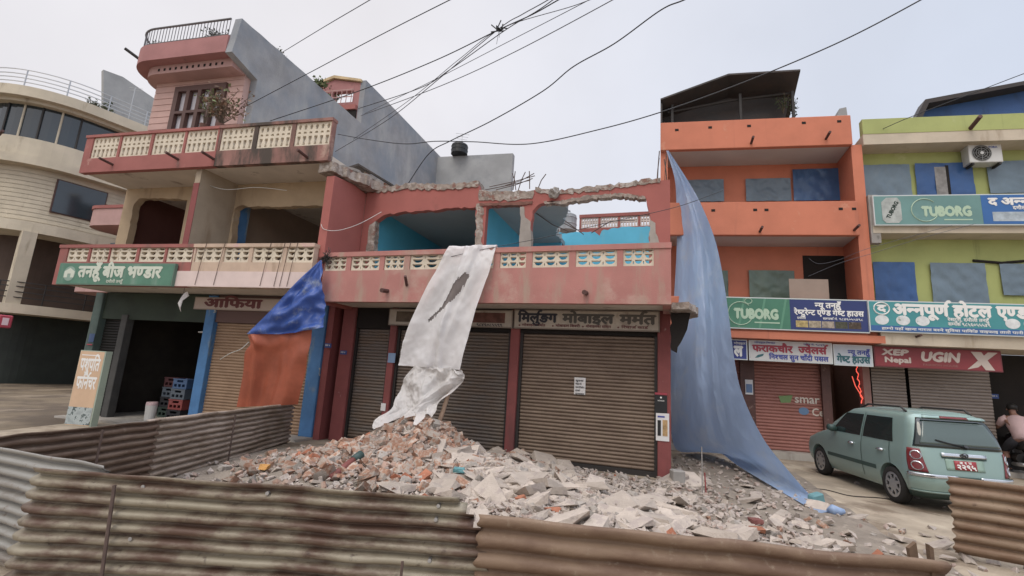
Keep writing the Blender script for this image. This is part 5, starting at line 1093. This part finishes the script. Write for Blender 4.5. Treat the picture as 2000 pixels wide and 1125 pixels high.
for sg in (1, -1):
    sidewin('side_window', -.08, .78, .02, .76, .99, 1.38, sg); sidewin('side_window', .87, 1.86, .85, 1.42, .99, 1.38, sg)
    sidewin('door_seam', .815, .83, .80, .815, .3, 1.42, sg, m_trim); sidewin('door_seam', -.02, -.005, .0, .015, .62, .98, sg, m_trim)
    sidewin('side_moulding', .4, 2.05, .4, 2.05, .47, .54, sg, m_trim)
    for x in (.15, 1.05):
        h = MB(); h.tube([K(x, sg*.775, .82), K(x+.08, sg*.795, .83), K(x+.17, sg*.775, .82)], .022, 7); h.build('door_handle', m_chrome, CAR, smooth=True)
    q = MB(); q.tube([K(1.72, sg*.70, 1.0), K(1.72, sg*.80, 1.04), K(1.7, sg*.9, 1.06)], [.03, .075, .06], 9); q.build('wing_mirror', m_trim, CAR, smooth=True)
    q = MB(); q.tube([K(-.18, sg*.53, 1.5), K(-.05, sg*.53, 1.575), K(.9, sg*.51, 1.575), K(1.15, sg*.51, 1.49)], .018, 6); q.build('roof_rail', m_iron, CAR, smooth=True)
    ka, kb = (3.86, 4.16) if sg > 0 else (2.84, 3.14)
    TL_ = patch('tail_lamp', ka, kb, .60, .95, .008, m_lens, CAR, 12, 10, (lambda t: (3.9+.05*t, 4.10)) if sg > 0 else (lambda t: (2.90, 3.10-.05*t)))
    for zz in (.69, .85):
        kc = 4.0 if sg > 0 else 3.0
        c0 = ringp(zz, kc, .018); rr = MB(); pts = []
        for i in range(17):
            a = 2*math.pi*i/16; kk = kc+.055*math.cos(a); x, y = ringp(zz+.062*math.sin(a), kk, .016); pts.append(K(x, y, zz+.062*math.sin(a)))
        rr.tube(pts, .009, 5); rr.build('lamp_ring', m_chrome, TL_)
    for x in (0, 2.42):
        wv = MB(); prof = [(.2, -.08), (.27, -.085), (.29, -.06), (.295, 0), (.29, .06), (.27, .085), (.2, .08)]; cy_ = sg*.67
        vv = [K(x+a*math.cos(2*math.pi*i/28), cy_+b*sg, .292+a*math.sin(2*math.pi*i/28)) for a, b in prof for i in range(28)]
        wv.add(vv, [(i*28+j, i*28+(j+1) % 28, (i+1)*28+(j+1) % 28, (i+1)*28+j) for i in range(len(prof)-1) for j in range(28)])
        wh = thing_part = bpy.data.objects.new('wheel', None); COL.objects.link(wh); wh.parent = CAR; WL[wh] = WL[CAR]
        wv.build('tyre', m_tyre, wh, smooth=True)
        hb = MB(); outer = circ(0, 0, .205, 28); loops = [outer]
        for i in range(8):
            a = 2*math.pi*i/8; loops.append([(.1*math.cos(a-.2), .1*math.sin(a-.2)), (.165*math.cos(a-.24), .165*math.sin(a-.24)), (.165*math.cos(a+.24), .165*math.sin(a+.24)), (.1*math.cos(a+.2), .1*math.sin(a+.2))])
        hb.extr(lambda a, b, c: K(x+a, cy_+sg*c, .292+b), loops, .05, .075); hb.build('hubcap', m_steel, wh)
        hb = MB(); hb.tube([K(x, cy_-.05*sg, .292), K(x, cy_+.04*sg, .292)], .2*SCL, 24); hb.build('rim', m_black, wh)
patch('rear_window', 3.09, 3.91, .98, 1.425, .006, m_cg, CAR, 30, 10, lambda t: (2.97+.07*t, 4.03-.07*t))
patch('rear_glass', 3.14, 3.86, 1.03, 1.375, .013, m_cg2, CAR, 30, 10, lambda t: (3.05+.08*t, 3.95-.08*t))
patch('rear_bumper', 2.88, 4.12, .30, .58, .035, m_car, CAR, 30, 6); patch('bumper_chrome', 2.9, 3.38, .535, .585, .046, m_chrome, CAR, 16, 3); patch('bumper_chrome', 3.62, 4.1, .535, .585, .046, m_chrome, CAR, 16, 3); patch('bumper_insert', 3.38, 3.62, .53, .585, .046, m_trim, CAR, 8, 3)
patch('bumper_lip', 2.9, 4.1, .3, .325, .05, m_car, CAR, 24, 2); patch('undertray', 2.85, 4.15, .2, .3, .004, m_trim, CAR, 20, 2)
patch('spoiler', 3.1, 3.9, 1.43, 1.475, .09, m_car, CAR, 20, 3); patch('brake_light', 3.32, 3.68, 1.435, 1.465, .10, m_lens, CAR, 8, 2)
patch('plate_recess', 3.3, 3.7, .66, .84, .004, M('plate_recess_paint', '8fae9f', .4, .03, 1, bump=0), CAR, 8, 4); patch('chrome_strip', 3.27, 3.73, .86, .915, .022, m_chrome, CAR, 12, 3); patch('strip_shadow', 3.27, 3.73, .835, .858, .012, m_trim, CAR, 12, 2)
np_ = patch('number_plate', 3.385, 3.615, .675, .81, .016, flat('plate_red', 'a52830', .5), CAR, 4, 3)
class RearF:
    def __call__(s, u, v, z): x, y = ringp(max(.5, z), 3.5, 0); return K(x-.024+v, -u, z)
RFc = RearF(); letter(RFc, '२२९५', -.145, 0, .69, .062, .29, .05).build('lettering', W_, np_); letter(RFc, 'ब १ प', -.09, 0, .765, .032, .18, .04).build('lettering', W_, np_)
m = MB(); x_, _ = ringp(.89, 3.5, .03); m.tube([K(x_-.005, .055*math.cos(a), .89+.032*math.sin(a)) for a in [2*math.pi*k/20 for k in range(21)]], .007, 5); m.tube([K(x_-.005, -.025, .872), K(x_-.005, .0, .89), K(x_-.005, .025, .908)], .006, 5); m.tube([K(x_-.005, -.02, .908), K(x_-.005, -.02, .872)], .006, 5); m.tube([K(x_-.005, .02, .908), K(x_-.005, .02, .872)], .006, 5); m.build('emblem', m_iron, CAR)
m = MB(); xa, _ = ringp(1.03, 3.5, .03); m.tube([K(xa-.01, -.05, 1.02), K(xa+.0, .2, 1.06), K(xa+.02, .38, 1.1)], .012, 5); m.tube([K(xa, -.05, 1.0), K(xa-.03, -.05, 1.03)], .03, 8); m.build('rear_wiper', m_black, CAR)
# ================================================================ motorcycle and rider at the right edge
bp = gnd(2018, 940)
bh = Vector((.45, .89, 0)).normalized(); bs_ = Vector((bh.y, -bh.x, 0))
def KB(x, y, z): return bp + bh*x + bs_*y + Vector((0, 0, z))
MO = thing('parked_motorcycle', 'dark motorcycle at the right edge behind the car', 'motorcycle', KB(0, 0, 0))
for x in (0, 1.28):
    m = MB(); m.tube([KB(x+.27*math.cos(a), 0, .3+.27*math.sin(a)) for a in [2*math.pi*k/24 for k in range(25)]], .045, 8, False); wh = m.build('wheel', m_tyre, MO, smooth=True)
    m = MB(); m.tube([KB(x, -.05, .3), KB(x, .05, .3)], .05, 10)
    for k in range(6): m.tube([KB(x, 0, .3), KB(x+.25*math.cos(k*math.pi/3), 0, .3+.25*math.sin(k*math.pi/3))], .01, 4)
    m.build('rim', m_steel, wh)
m = MB(); m.tube([KB(-.35, 0, .78), KB(0, 0, .78), KB(.5, 0, .76)], [.06, .12, .11], 10); m.build('saddle', m_black, MO, smooth=True)
m = MB(); m.tube([KB(.5, 0, .82), KB(.75, 0, .88), KB(1.0, 0, .86)], [.08, .15, .06], 10); m.build('fuel_tank', flat('tank_black', '241f22', .2), MO, smooth=True)
m = MB(); m.tube([KB(0, .08, .3), KB(.45, .1, .4), KB(.9, .05, .45), KB(1.02, 0, .9)], .04, 6); m.tube([KB(.3, 0, .45), KB(.75, 0, .42)], .14, 8); m.tube([KB(1.28, .05, .3), KB(1.05, .05, .95)], .03, 6); m.tube([KB(1.0, -.34, 1.05), KB(1.05, 0, 1.0), KB(1.0, .34, 1.05)], .02, 6); m.build('frame', m_iron, MO)
m = MB(); m.tube([KB(-.1, -.14, .35), KB(.4, -.16, .32)], .045, 8); m.build('exhaust', m_steel, MO, smooth=True)
m = MB(); m.tube([KB(-.5, 0, .62), KB(-.36, 0, .72)], .05, 8); m.build('tail_lamp', m_lens, MO)
def person():
    pts = {'pelvis': (.25, 0, .92), 'waist': (.3, 0, 1.06), 'chest': (.42, 0, 1.27), 'neckb': (.5, 0, 1.43), 'neck': (.54, 0, 1.5), 'head': (.58, 0, 1.6), 'crown': (.59, 0, 1.7),
           'hl': (.27, -.1, .88), 'kl': (.62, -.2, .62), 'al': (.5, -.2, .2), 'tl': (.64, -.21, .12), 'hr': (.27, .1, .88), 'kr': (.62, .2, .62), 'ar': (.5, .2, .2), 'tr': (.64, .21, .12),
           'sl': (.46, -.19, 1.38), 'el': (.66, -.27, 1.16), 'wl': (.92, -.3, 1.08), 'sr': (.46, .19, 1.38), 'er': (.66, .27, 1.16), 'wr': (.92, .3, 1.08)}
    rad = {'pelvis': .15, 'waist': .13, 'chest': .155, 'neckb': .08, 'neck': .055, 'head': .085, 'crown': .06, 'hl': .1, 'kl': .07, 'al': .05, 'tl': .04, 'hr': .1, 'kr': .07, 'ar': .05, 'tr': .04, 'sl': .07, 'el': .05, 'wl': .035, 'sr': .07, 'er': .05, 'wr': .035}
    E_ = [('pelvis', 'waist'), ('waist', 'chest'), ('chest', 'neckb'), ('neckb', 'neck'), ('neck', 'head'), ('head', 'crown'), ('pelvis', 'hl'), ('hl', 'kl'), ('kl', 'al'), ('al', 'tl'), ('pelvis', 'hr'), ('hr', 'kr'), ('kr', 'ar'), ('ar', 'tr'), ('chest', 'sl'), ('sl', 'el'), ('el', 'wl'), ('chest', 'sr'), ('sr', 'er'), ('er', 'wr')]
    for sd_ in ('l', 'r'):
        y = -.3 if sd_ == 'l' else .3
        for i in range(5):
            dy = (-.03, -.01, .01, .03, .045)[i]; a = 'f%s%d' % (sd_, i); ln = (.05, .06, .058, .05, .04)[i]
            pts[a] = (.92+(.05 if i < 4 else .0), y+dy, 1.08+(.012 if i < 4 else -.02)); pts[a+'t'] = (.92+.05+ln*.6 if i < 4 else .95, y+dy, 1.08-ln*.5); rad[a] = .011; rad[a+'t'] = .009; E_ += [('w'+sd_, a), (a, a+'t')]
    nm = list(pts); me = bpy.data.meshes.new('body'); o = bpy.data.objects.new('body', me); COL.objects.link(o); o.parent = PE; WL[o] = WL[PE]
    me.from_pydata([KB(*pts[k])-WL[PE] for k in nm], [(nm.index(a), nm.index(b)) for a, b in E_], [])
    sk = o.modifiers.new('skin', 'SKIN'); sk.use_smooth_shade = True
    for i, k in enumerate(nm): me.skin_vertices[0].data[i].radius = (rad[k], rad[k]); me.skin_vertices[0].data[i].use_root = k == 'pelvis'
    ss = o.modifiers.new('sub', 'SUBSURF'); ss.levels = ss.render_levels = 2
    return o
PE = thing('person', 'person in a pale pink shirt with dark hair leaning over the motorcycle', 'person', KB(.25, 0, .1))
m_skin = flat('skin', '8a5f4a', .6); m_shirt = M('pink_shirt', 'c0a0a0', .85, .08, 4); m_trou = flat('dark_trousers', '26262e', .8)
o = person(); o.data.materials.append(m_skin)
def limb(name, pts, r, mat): m = MB(); m.tube([KB(*p) for p in pts], r, 12); return m.build(name, mat, PE, smooth=True)
limb('shirt', [(.22, 0, .9), (.3, 0, 1.06), (.4, 0, 1.25), (.47, 0, 1.38), (.5, 0, 1.45)], [.17, .165, .2, .19, .09], m_shirt)
for s in (-1, 1):
    limb('sleeve', [(.45, s*.15, 1.39), (.5, s*.22, 1.34), (.6, s*.26, 1.22)], [.09, .085, .07], m_shirt)
    limb('trouser_leg', [(.25, s*.08, .9), (.45, s*.16, .76), (.62, s*.2, .62), (.56, s*.2, .4), (.5, s*.2, .2)], [.125, .11, .09, .075, .065], m_trou)
    limb('shoe', [(.46, s*.2, .13), (.56, s*.205, .12), (.68, s*.21, .1)], [.05, .05, .035], m_black)
limb('hair', [(.53, 0, 1.6), (.56, 0, 1.68), (.585, 0, 1.735)], [.09, .105, .06], flat('black_hair', '16130f', .6))
limb('nose', [(.665, 0, 1.61), (.685, 0, 1.59)], [.012, .018], m_skin)
for s in (-1, 1): limb('ear', [(.57, s*.085, 1.6), (.565, s*.1, 1.61)], [.02, .016], m_skin); limb('eye', [(.655, s*.035, 1.625), (.662, s*.035, 1.625)], [.011, .008], m_black)
limb('mouth', [(.66, -.025, 1.565), (.668, 0, 1.563), (.66, .025, 1.565)], .006, flat('lips', '6b3c34', .6))
# ================================================================ shop front things on the left
def crate(P, mat, label):
    t = thing('plastic_crate', label, 'crate', P); w_, d_, h_ = .44, .32, .26
    F = Frame(Vector((P.x, P.y, 0)), -13.2); z = P.z; m = MB()
    sl = [rect(-.1, .1, .17, .22)] + [rect(-.18+i*.13, -.09+i*.13, .05, .12) for i in range(3)]
    for v in (-d_/2, d_/2-.02): m.wall(F, [[(a, b+z) for a, b in q] for q in [rect(-w_/2, w_/2, 0, h_)] + sl], v, v+.02)
    for u in (-w_/2, w_/2-.02): m.box(F, u, u+.02, -d_/2+.02, d_/2-.02, z, z+h_)
    m.build('sides', mat, t); MB().box(F, -w_/2+.02, w_/2-.02, -d_/2+.02, d_/2-.02, z+.005, z+.02).build('base', mat, t); MB().box(F, -w_/2-.01, w_/2+.01, -d_/2-.012, -d_/2-.001, z+h_-.03, z+h_-.002).build('rim', mat, t)
m_cb = flat('crate_blue', '3b5c86', .5); m_cg_ = flat('crate_grey', '55606c', .5); m_cr = flat('crate_red', '8f3a36', .5); m_cd = flat('crate_dark', '2b2a30', .5); m_cm = flat('crate_maroon', '55282c', .5); m_cgr = flat('crate_green', '33463d', .5)
for x, st in ((-4.5, ((m_cd, 'black plastic crate at the bottom of the stack by the blue pillar'), (m_cr, 'red plastic crate second from the floor by the blue pillar'), (m_cg_, 'grey blue plastic crate above the red one'), (m_cb, 'blue plastic crate on top of the stack by the blue pillar'))),
              (-5.25, ((m_cgr, 'dark green crate at the bottom of the inner stack'), (m_cd, 'black crate in the middle of the inner stack'), (m_cg_, 'dull grey crate under the maroon one in the inner stack'), (m_cm, 'maroon crate on top of the inner stack in the dark shop')))):
    for k, (mt, lb) in enumerate(st): p = LF(x+.015*k, .62 if x > -4.6 else 1.0, .062+k*.268); crate(p, mt, lb)
p = LF(-4.78, .1, .06); t = thing('white_bucket', 'tall white bucket with a striped lid on the shop floor by the crates', 'bucket', p)
m = MB(); m.tube([p, p+Vector((0, 0, .38))], [.11, .13], 16); m.build('pail', flat('bucket_white', 'c9c6c0', .5), t, smooth=False); m = MB(); m.tube([p+Vector((0, 0, .381)), p+Vector((0, 0, .46))], [.135, .12], 16); m.build('lid', M('pink_lid', 'c9a8a8', .5, .3, 12), t)
g = gnd(150, 832); F = Frame(Vector((g.x, g.y, 0)), -4)
t = thing('standing_board', 'upright cream and orange advertising board standing on the ground at left', 'sign', F(0, 0, 0)); hb = 1.72
MB().box(F, -.31, .33, 0, .14, .0, hb).build('box', M('board_pale_green', '9aa894', .6, .08, 2), t); MB().box(F, -.30, .30, -.004, 0, .01, hb-.02).build('face', M('board_orange', 'cfa983', .6, .08, 1.5, stain='c09a72'), t)
MB().box(F, -.30, .30, -.008, -.0045, .03, .42).build('photo', M('board_photo', 'a8b2b0', .5, .3, 5, patch='4d5a58', pt=(.52, .56), ps=5, bump=0), t)
for s, z in (('पशुपति', 1.26), ('फर्निचर', .84)): letter(F, s, -.24, -.005, z, .26, .48, .03).build('lettering', W_, t)
MB().box(F, -.25, .2, -.007, -.0045, 1.6, 1.62).build('small_print', W_, t)
u, z = LF.on(340, 640, .5); m = MB(); m.tube([LF(-4.2, .5, 2.38), LF(-3.6, .5, 2.38)], .022, 8); prop(m.build('tube_light', flat('tube_off', 'c0bcb4', .4)), 'unlit tube light hanging in the dark shop doorway', 'lamp')
# red rope light in the passage doorway
t = thing('rope_light', 'glowing red rope light hanging in the guest house passage', 'lamp', RF.on(1672, 712, .1) and RF(RF.on(1675, 715, .1)[0], .1, 1.4)); m_led = flat('led_red', 'ff4a24', .4, 0, .9)
a = RF.on(1672, 712, .05); b = RF.on(1684, 788, .05)
m = MB(); m.tube([RF(a[0]+(b[0]-a[0])*k/16+.025*math.sin(k*1.9), .05, a[1]+(b[1]-a[1])*k/16) for k in range(17)], .014, 6); m.build('tube', m_led, t)
c = RF.on(1664, 735, .05); m = MB(); m.tube([RF(c[0], .04, c[1]), RF(c[0]+.06, .04, c[1]-.25), RF(a[0]+.12, .04, c[1]-.6)], .011, 6); m.build('tube', m_led, t)
# air conditioner on the green wall
a = RF.on(1893, 317, -.95); b = RF.on(1954, 281, -.95); u0, u1, z0, z1 = a[0], b[0], a[1]-.02, b[1]
t = thing('air_conditioner', 'white outdoor air conditioner box with a round fan grille on the green wall', 'air conditioner', RF(u0, -.9, z0)); MB().box(RF, u0, u1, -.98, -.64, z0, z1).build('case', flat('ac_white', 'c9c9c6', .5), t, bev=.015)
cu_ = u0+(u1-u0)*.38; cz_ = (z0+z1)/2; r_ = (z1-z0)*.42; MB().wall(RF, [circ(cu_, cz_, r_, 24)], -.986, -.981).build('fan_opening', m_dark, t)
m = MB()
for q in (.35, .6, .85, 1.0): m.tube([RF(cu_+r_*q*math.cos(a), -.992, cz_+r_*q*math.sin(a)) for a in [2*math.pi*k/20 for k in range(21)]], .008, 4)
for k in range(8): m.tube([RF(cu_, -.994, cz_), RF(cu_+r_*math.cos(k*math.pi/4), -.994, cz_+r_*math.sin(k*math.pi/4))], .006, 4)
m.build('fan_grille', flat('grille_grey', '8d9090', .5), t); MB().wall(RF, [circ(cu_, cz_, r_*.2, 12)], -1.005, -.995).build('fan_hub', flat('hub_white', 'c9c9c6', .5), t)
letter(RF, 'TORA', u1-.3, -.982, z1-.12, .05, .2, .05).build('lettering', flat('ac_logo', '2f4fa0', .5), t)
for a in (u0+.05, u1-.1): MB().box(RF, a, a+.05, -.98, -.62, z0-.06, z0-.005).build('bracket', m_iron, t)
# ================================================================ plants
m_leaf = M('leaf_green', '5c6a3a', .7, .3, 6, patch='7d6a4a', pt=(.55, .62), ps=5, bump=0); m_leafd = M('leaf_dark', '3f4a2c', .7, .3, 6, bump=0); m_leafr = M('leaf_brown', '83654f', .8, .3, 6, patch='6d7a48', pt=(.5, .6), ps=4, bump=0); m_stem = M('stem', '5f5140', .9, .2, 6, bump=0)
def plant(name, P, r, h, nb, label, mat, leaf=.06, seed=0, pot=None, spread=1.0, cat='plant'):
    rr = random.Random(seed); t = thing(name, label, cat, P); P = Vector(P); st = MB(); lv = MB()
    for b in range(nb):
        a = rr.uniform(0, 6.28); q = rr.uniform(.3, 1)*r*spread; e = P+Vector((q*math.cos(a), q*math.sin(a)*.7, h*rr.uniform(.5, 1))); mid = P.lerp(e, .5)+Vector((rr.gauss(0, r*.12), rr.gauss(0, r*.12), h*.08))
        st.tube([P, mid, e], .006, 4)
        for k in range(rr.randint(8, 16)):
            s = rr.uniform(.3, 1.08); c = P.lerp(mid, s*2) if s < .5 else mid.lerp(e, s*2-1); c = c+Vector((rr.gauss(0, .05), rr.gauss(0, .05), rr.gauss(0, .05))); d = Vector((rr.gauss(0, 1), rr.gauss(0, 1), rr.gauss(0, .6))).normalized(); n_ = d.cross(Vector((rr.gauss(0, 1), rr.gauss(0, 1), rr.gauss(0, 1)))).normalized(); L_ = leaf*rr.uniform(.6, 1.3)
            lv.add([c, c+d*L_*.5+n_*L_*.28, c+d*L_, c+d*L_*.5-n_*L_*.28], [(0, 1, 2, 3)])
    st.build('stems', m_stem, t); lv.build('leaves', mat, t)
    if pot: m = MB(); m.tube([P+Vector((0, 0, -pot)), P+Vector((0, 0, .0))], [pot*.35, pot*.5], 12); m.build('pot', M('pot_clay', '6a4a40', .9), t)
def lf_at(x, y, v): u, z = LF.on(x, y, v); return LF(u, v, z)
plant('potted_shrub', lf_at(432, 244, -.85), .6, .95, 34, 'straggly reddish shrub in front of the pink window', m_leafr, .1, 1, .25)
plant('potted_shrub', lf_at(398, 243, -.75), .35, 1.1, 12, 'thin leafy creeper climbing before the middle of the pink window', m_leaf, .08, 2, .2)
plant('roof_plant', lf_at(424, 84, -.4), .3, .45, 16, 'bushy dark plant on the pink roof terrace by its railing', m_leafd, .09, 3, .15); plant('roof_plant', lf_at(402, 88, -.4), .14, .25, 7, 'small plant left of the bushy one on the pink roof terrace', m_leafd, .07, 13, .1)
plant('roof_plant', lf_at(302, 106, -.4), .2, .35, 7, 'sparse plant at the rounded end of the pink roof terrace', m_leafd, .07, 4, .1)
def sw(v, z): return LF(-3.62, v, z)
plant('wall_weed', sw(2.75, 11.02), .3, .35, 9, 'spiky weed growing on top of the grey party wall', m_leaf, .16, 5); plant('wall_weed', sw(1.0, 11.06), .12, .15, 4, 'tiny weed on the grey party wall near the roof terrace', m_leafd, .06, 6)
plant('roof_plant', LF(-5.0, 5.2, 12.0), .45, .7, 12, 'plant behind the grille of the penthouse', m_leaf, .1, 7)
plant('roof_plant', FF(1.2, .2, 14.2), .9, .6, 22, 'low dark roof plants on the corner building', m_leafd, .16, 8); plant('roof_plant', FF(4.4, .0, 14.3), .4, 1.1, 10, 'taller dark plant beside the antenna on the corner building', m_leafd, .16, 9)
p = at(942, 348, 24); plant('roof_plant', p, .35, .8, 12, 'thin weeds at the right edge of the grey wing', m_leaf, .1, 10)
u, z = RF.on(1553, 222, -.4); plant('roof_plant', RF(u, -.4, z-.1), .3, .5, 8, 'thin leafy plant beside the tin roof shed', m_leafd, .08, 11); u, z = RF.on(1530, 222, -.8); plant('roof_plant', RF(u, -.8, z), .25, .6, 8, 'wispy plant under the tin roof shed', m_leafd, .08, 12)
u, z = CF.on(630, 505, -1.25); m = MB(); rr = random.Random(4)
for k in range(26): m.tube([CF(-7.22+rr.gauss(0, .08), -1.26+rr.gauss(0, .03), z+rr.gauss(0, .07)), CF(-7.2+rr.gauss(0, .12), -1.28, z+rr.gauss(0, .1)), CF(-7.18+rr.gauss(0, .12), -1.26, z+rr.gauss(0, .12))], .007, 4)
prop(m.build('wire_tangle', m_iron), 'tangled wire bundle tied at the left end of the red balcony', 'cable')
# ================================================================ overhead wires
m_wire = flat('wire_black', '25262b', .6); m_wireg = flat('wire_grey', '54565e', .6)
def wire(pts, label, r=.011, mat=None):
    P = [at(x, y, d) for x, y, d in pts]; n = 14*(len(P)-1)
    m = MB(); m.tube([poly_at(P, k/n) for k in range(n+1)], r, 5); prop(m.build('overhead_wire', mat or m_wire, smooth=True), label, 'wire', 'overhead wires')
wire([(545, 106, 14), (632, 53, 11), (722, 0, 9), (830, -65, 7.5)], 'topmost thin wire leaving the grey party wall', .010, m_wireg)
wire([(468, 214, 12.5), (610, 139, 11), (740, 70, 9.5), (878, 0, 8), (1000, -60, 7)], 'wire rising from the pink house above the grey wall', .010)
wire([(528, 236, 12), (700, 178, 10.5), (850, 118, 9.3), (970, 60, 8.3), (1040, 28, 7.7), (1090, 0, 7.2), (1180, -50, 6.5)], 'thick wire running to the black joint', .011)
wire([(655, 296, 11.5), (760, 232, 10.5), (850, 160, 9.5), (972, 58, 8.3), (1020, 28, 7.8), (1070, 0, 7.2), (1150, -50, 6.5)], 'steep wire crossing at the black joint', .009, m_wireg)
wire([(700, 212, 11.5), (820, 172, 10), (880, 135, 9.3), (985, 60, 8.2), (1048, 22, 7.5), (1085, -4, 7), (1150, -50, 6.5)], 'wire looping below the black joint', .009)
wire([(690, 272, 11.8), (800, 195, 10.3), (900, 113, 9.2), (980, 55, 8.25), (1130, 8, 7.2), (1240, -40, 6.4)], 'faint wire fanning right from the joint', .007, m_wireg)
wire([(712, 222, 11.8), (840, 160, 10.2), (980, 88, 8.8), (1150, 0, 7.2), (1240, -50, 6.5)], 'thin wire below the joint', .007, m_wireg)
wire([(705, 226, 12), (860, 168, 10.2), (1000, 104, 8.8), (1196, 0, 7.2), (1290, -55, 6.4)], 'lowest of the straight wires over the middle', .009, m_wireg)
wire([(660, 262, 12), (715, 272, 11.5), (790, 281, 11), (850, 276, 10.6), (925, 277, 10.2), (1035, 281, 9.6), (1170, 253, 9), (1300, 216, 8.4), (1460, 158, 7.8), (1640, 82, 7), (1798, 0, 6.4), (1900, -60, 6)], 'long sagging black cable crossing in front of the tin shed', .0115)
wire([(795, 362, 11), (838, 300, 10.5), (880, 275, 10), (960, 236, 9.3), (1060, 178, 8.5), (1120, 130, 8), (1200, 85, 7.5), (1290, 20, 6.9), (1340, -2, 6.6), (1440, -50, 6)], 'heavy wavy cable rising to the right above the broken house', .0115)
wire([(1690, 268, 12), (1760, 236, 11), (1860, 197, 10), (1926, 172, 9.4), (2005, 142, 8.8), (2100, 110, 8)], 'single wire at the far right above the green building', .009)
wire([(838, 512, 9.2), (930, 490, 9), (1062, 464, 8.6), (1200, 432, 8.2), (1322, 404, 8), (1412, 372, 8.3)], 'thin dark line strung across the red balcony to the blue sheet', .006)
wire([(1578, 540, 11.5), (1640, 514, 11), (1700, 496, 10.6), (1800, 465, 10.2), (1905, 437, 9.9)], 'pale cable running from the dark doorway across the green wall', .005, m_wireg)
wire([(1580, 505, 12), (1600, 515, 11.7), (1640, 507, 11.4), (1700, 484, 10.8), (1860, 440, 10.2)], 'second pale cable above the dark doorway', .005, m_wireg)
wire([(372, 330, 11.5), (395, 355, 11.4), (440, 370, 11.2), (500, 366, 11), (560, 372, 10.9)], 'thin white cable looping under the upper cream balcony', .006, m_alu)
wire([(627, 430, 10.3), (632, 447, 10.2), (660, 450, 10.2), (700, 438, 10.3), (745, 414, 10.5)], 'white cable sagging on the red party fin', .006, m_alu)
wire([(486, 668, 10.2), (470, 682, 10.2), (450, 690, 10.5), (430, 702, 10.8)], 'white cord tied to the orange cloth', .008, m_alu)
wire([(x, y, gnd(x, y, .012).y) for x, y in ((1535, 940), (1560, 953), (1610, 956), (1660, 968), (1715, 972), (1752, 977))], 'cable trailing over the ground to the car wheel', .008, m_iron)
p = at(975, 56, 8.25); m = MB(); rr = random.Random(8)
for k in range(14): m.tube([p+Vector((rr.gauss(0, .03), rr.gauss(0, .03), rr.gauss(0, .025))), p+Vector((rr.gauss(0, .07), rr.gauss(0, .05), rr.gauss(0, .06)))], .012, 5)
m.tube([p, p+Vector((-.03, 0, -.35))], .004, 4); m.tube([p+Vector((.02, 0, 0)), p+Vector((.01, 0, -.2))], .004, 4); prop(m.build('wire_joint', m_wire), 'black taped joint where several wires meet', 'cable joint')
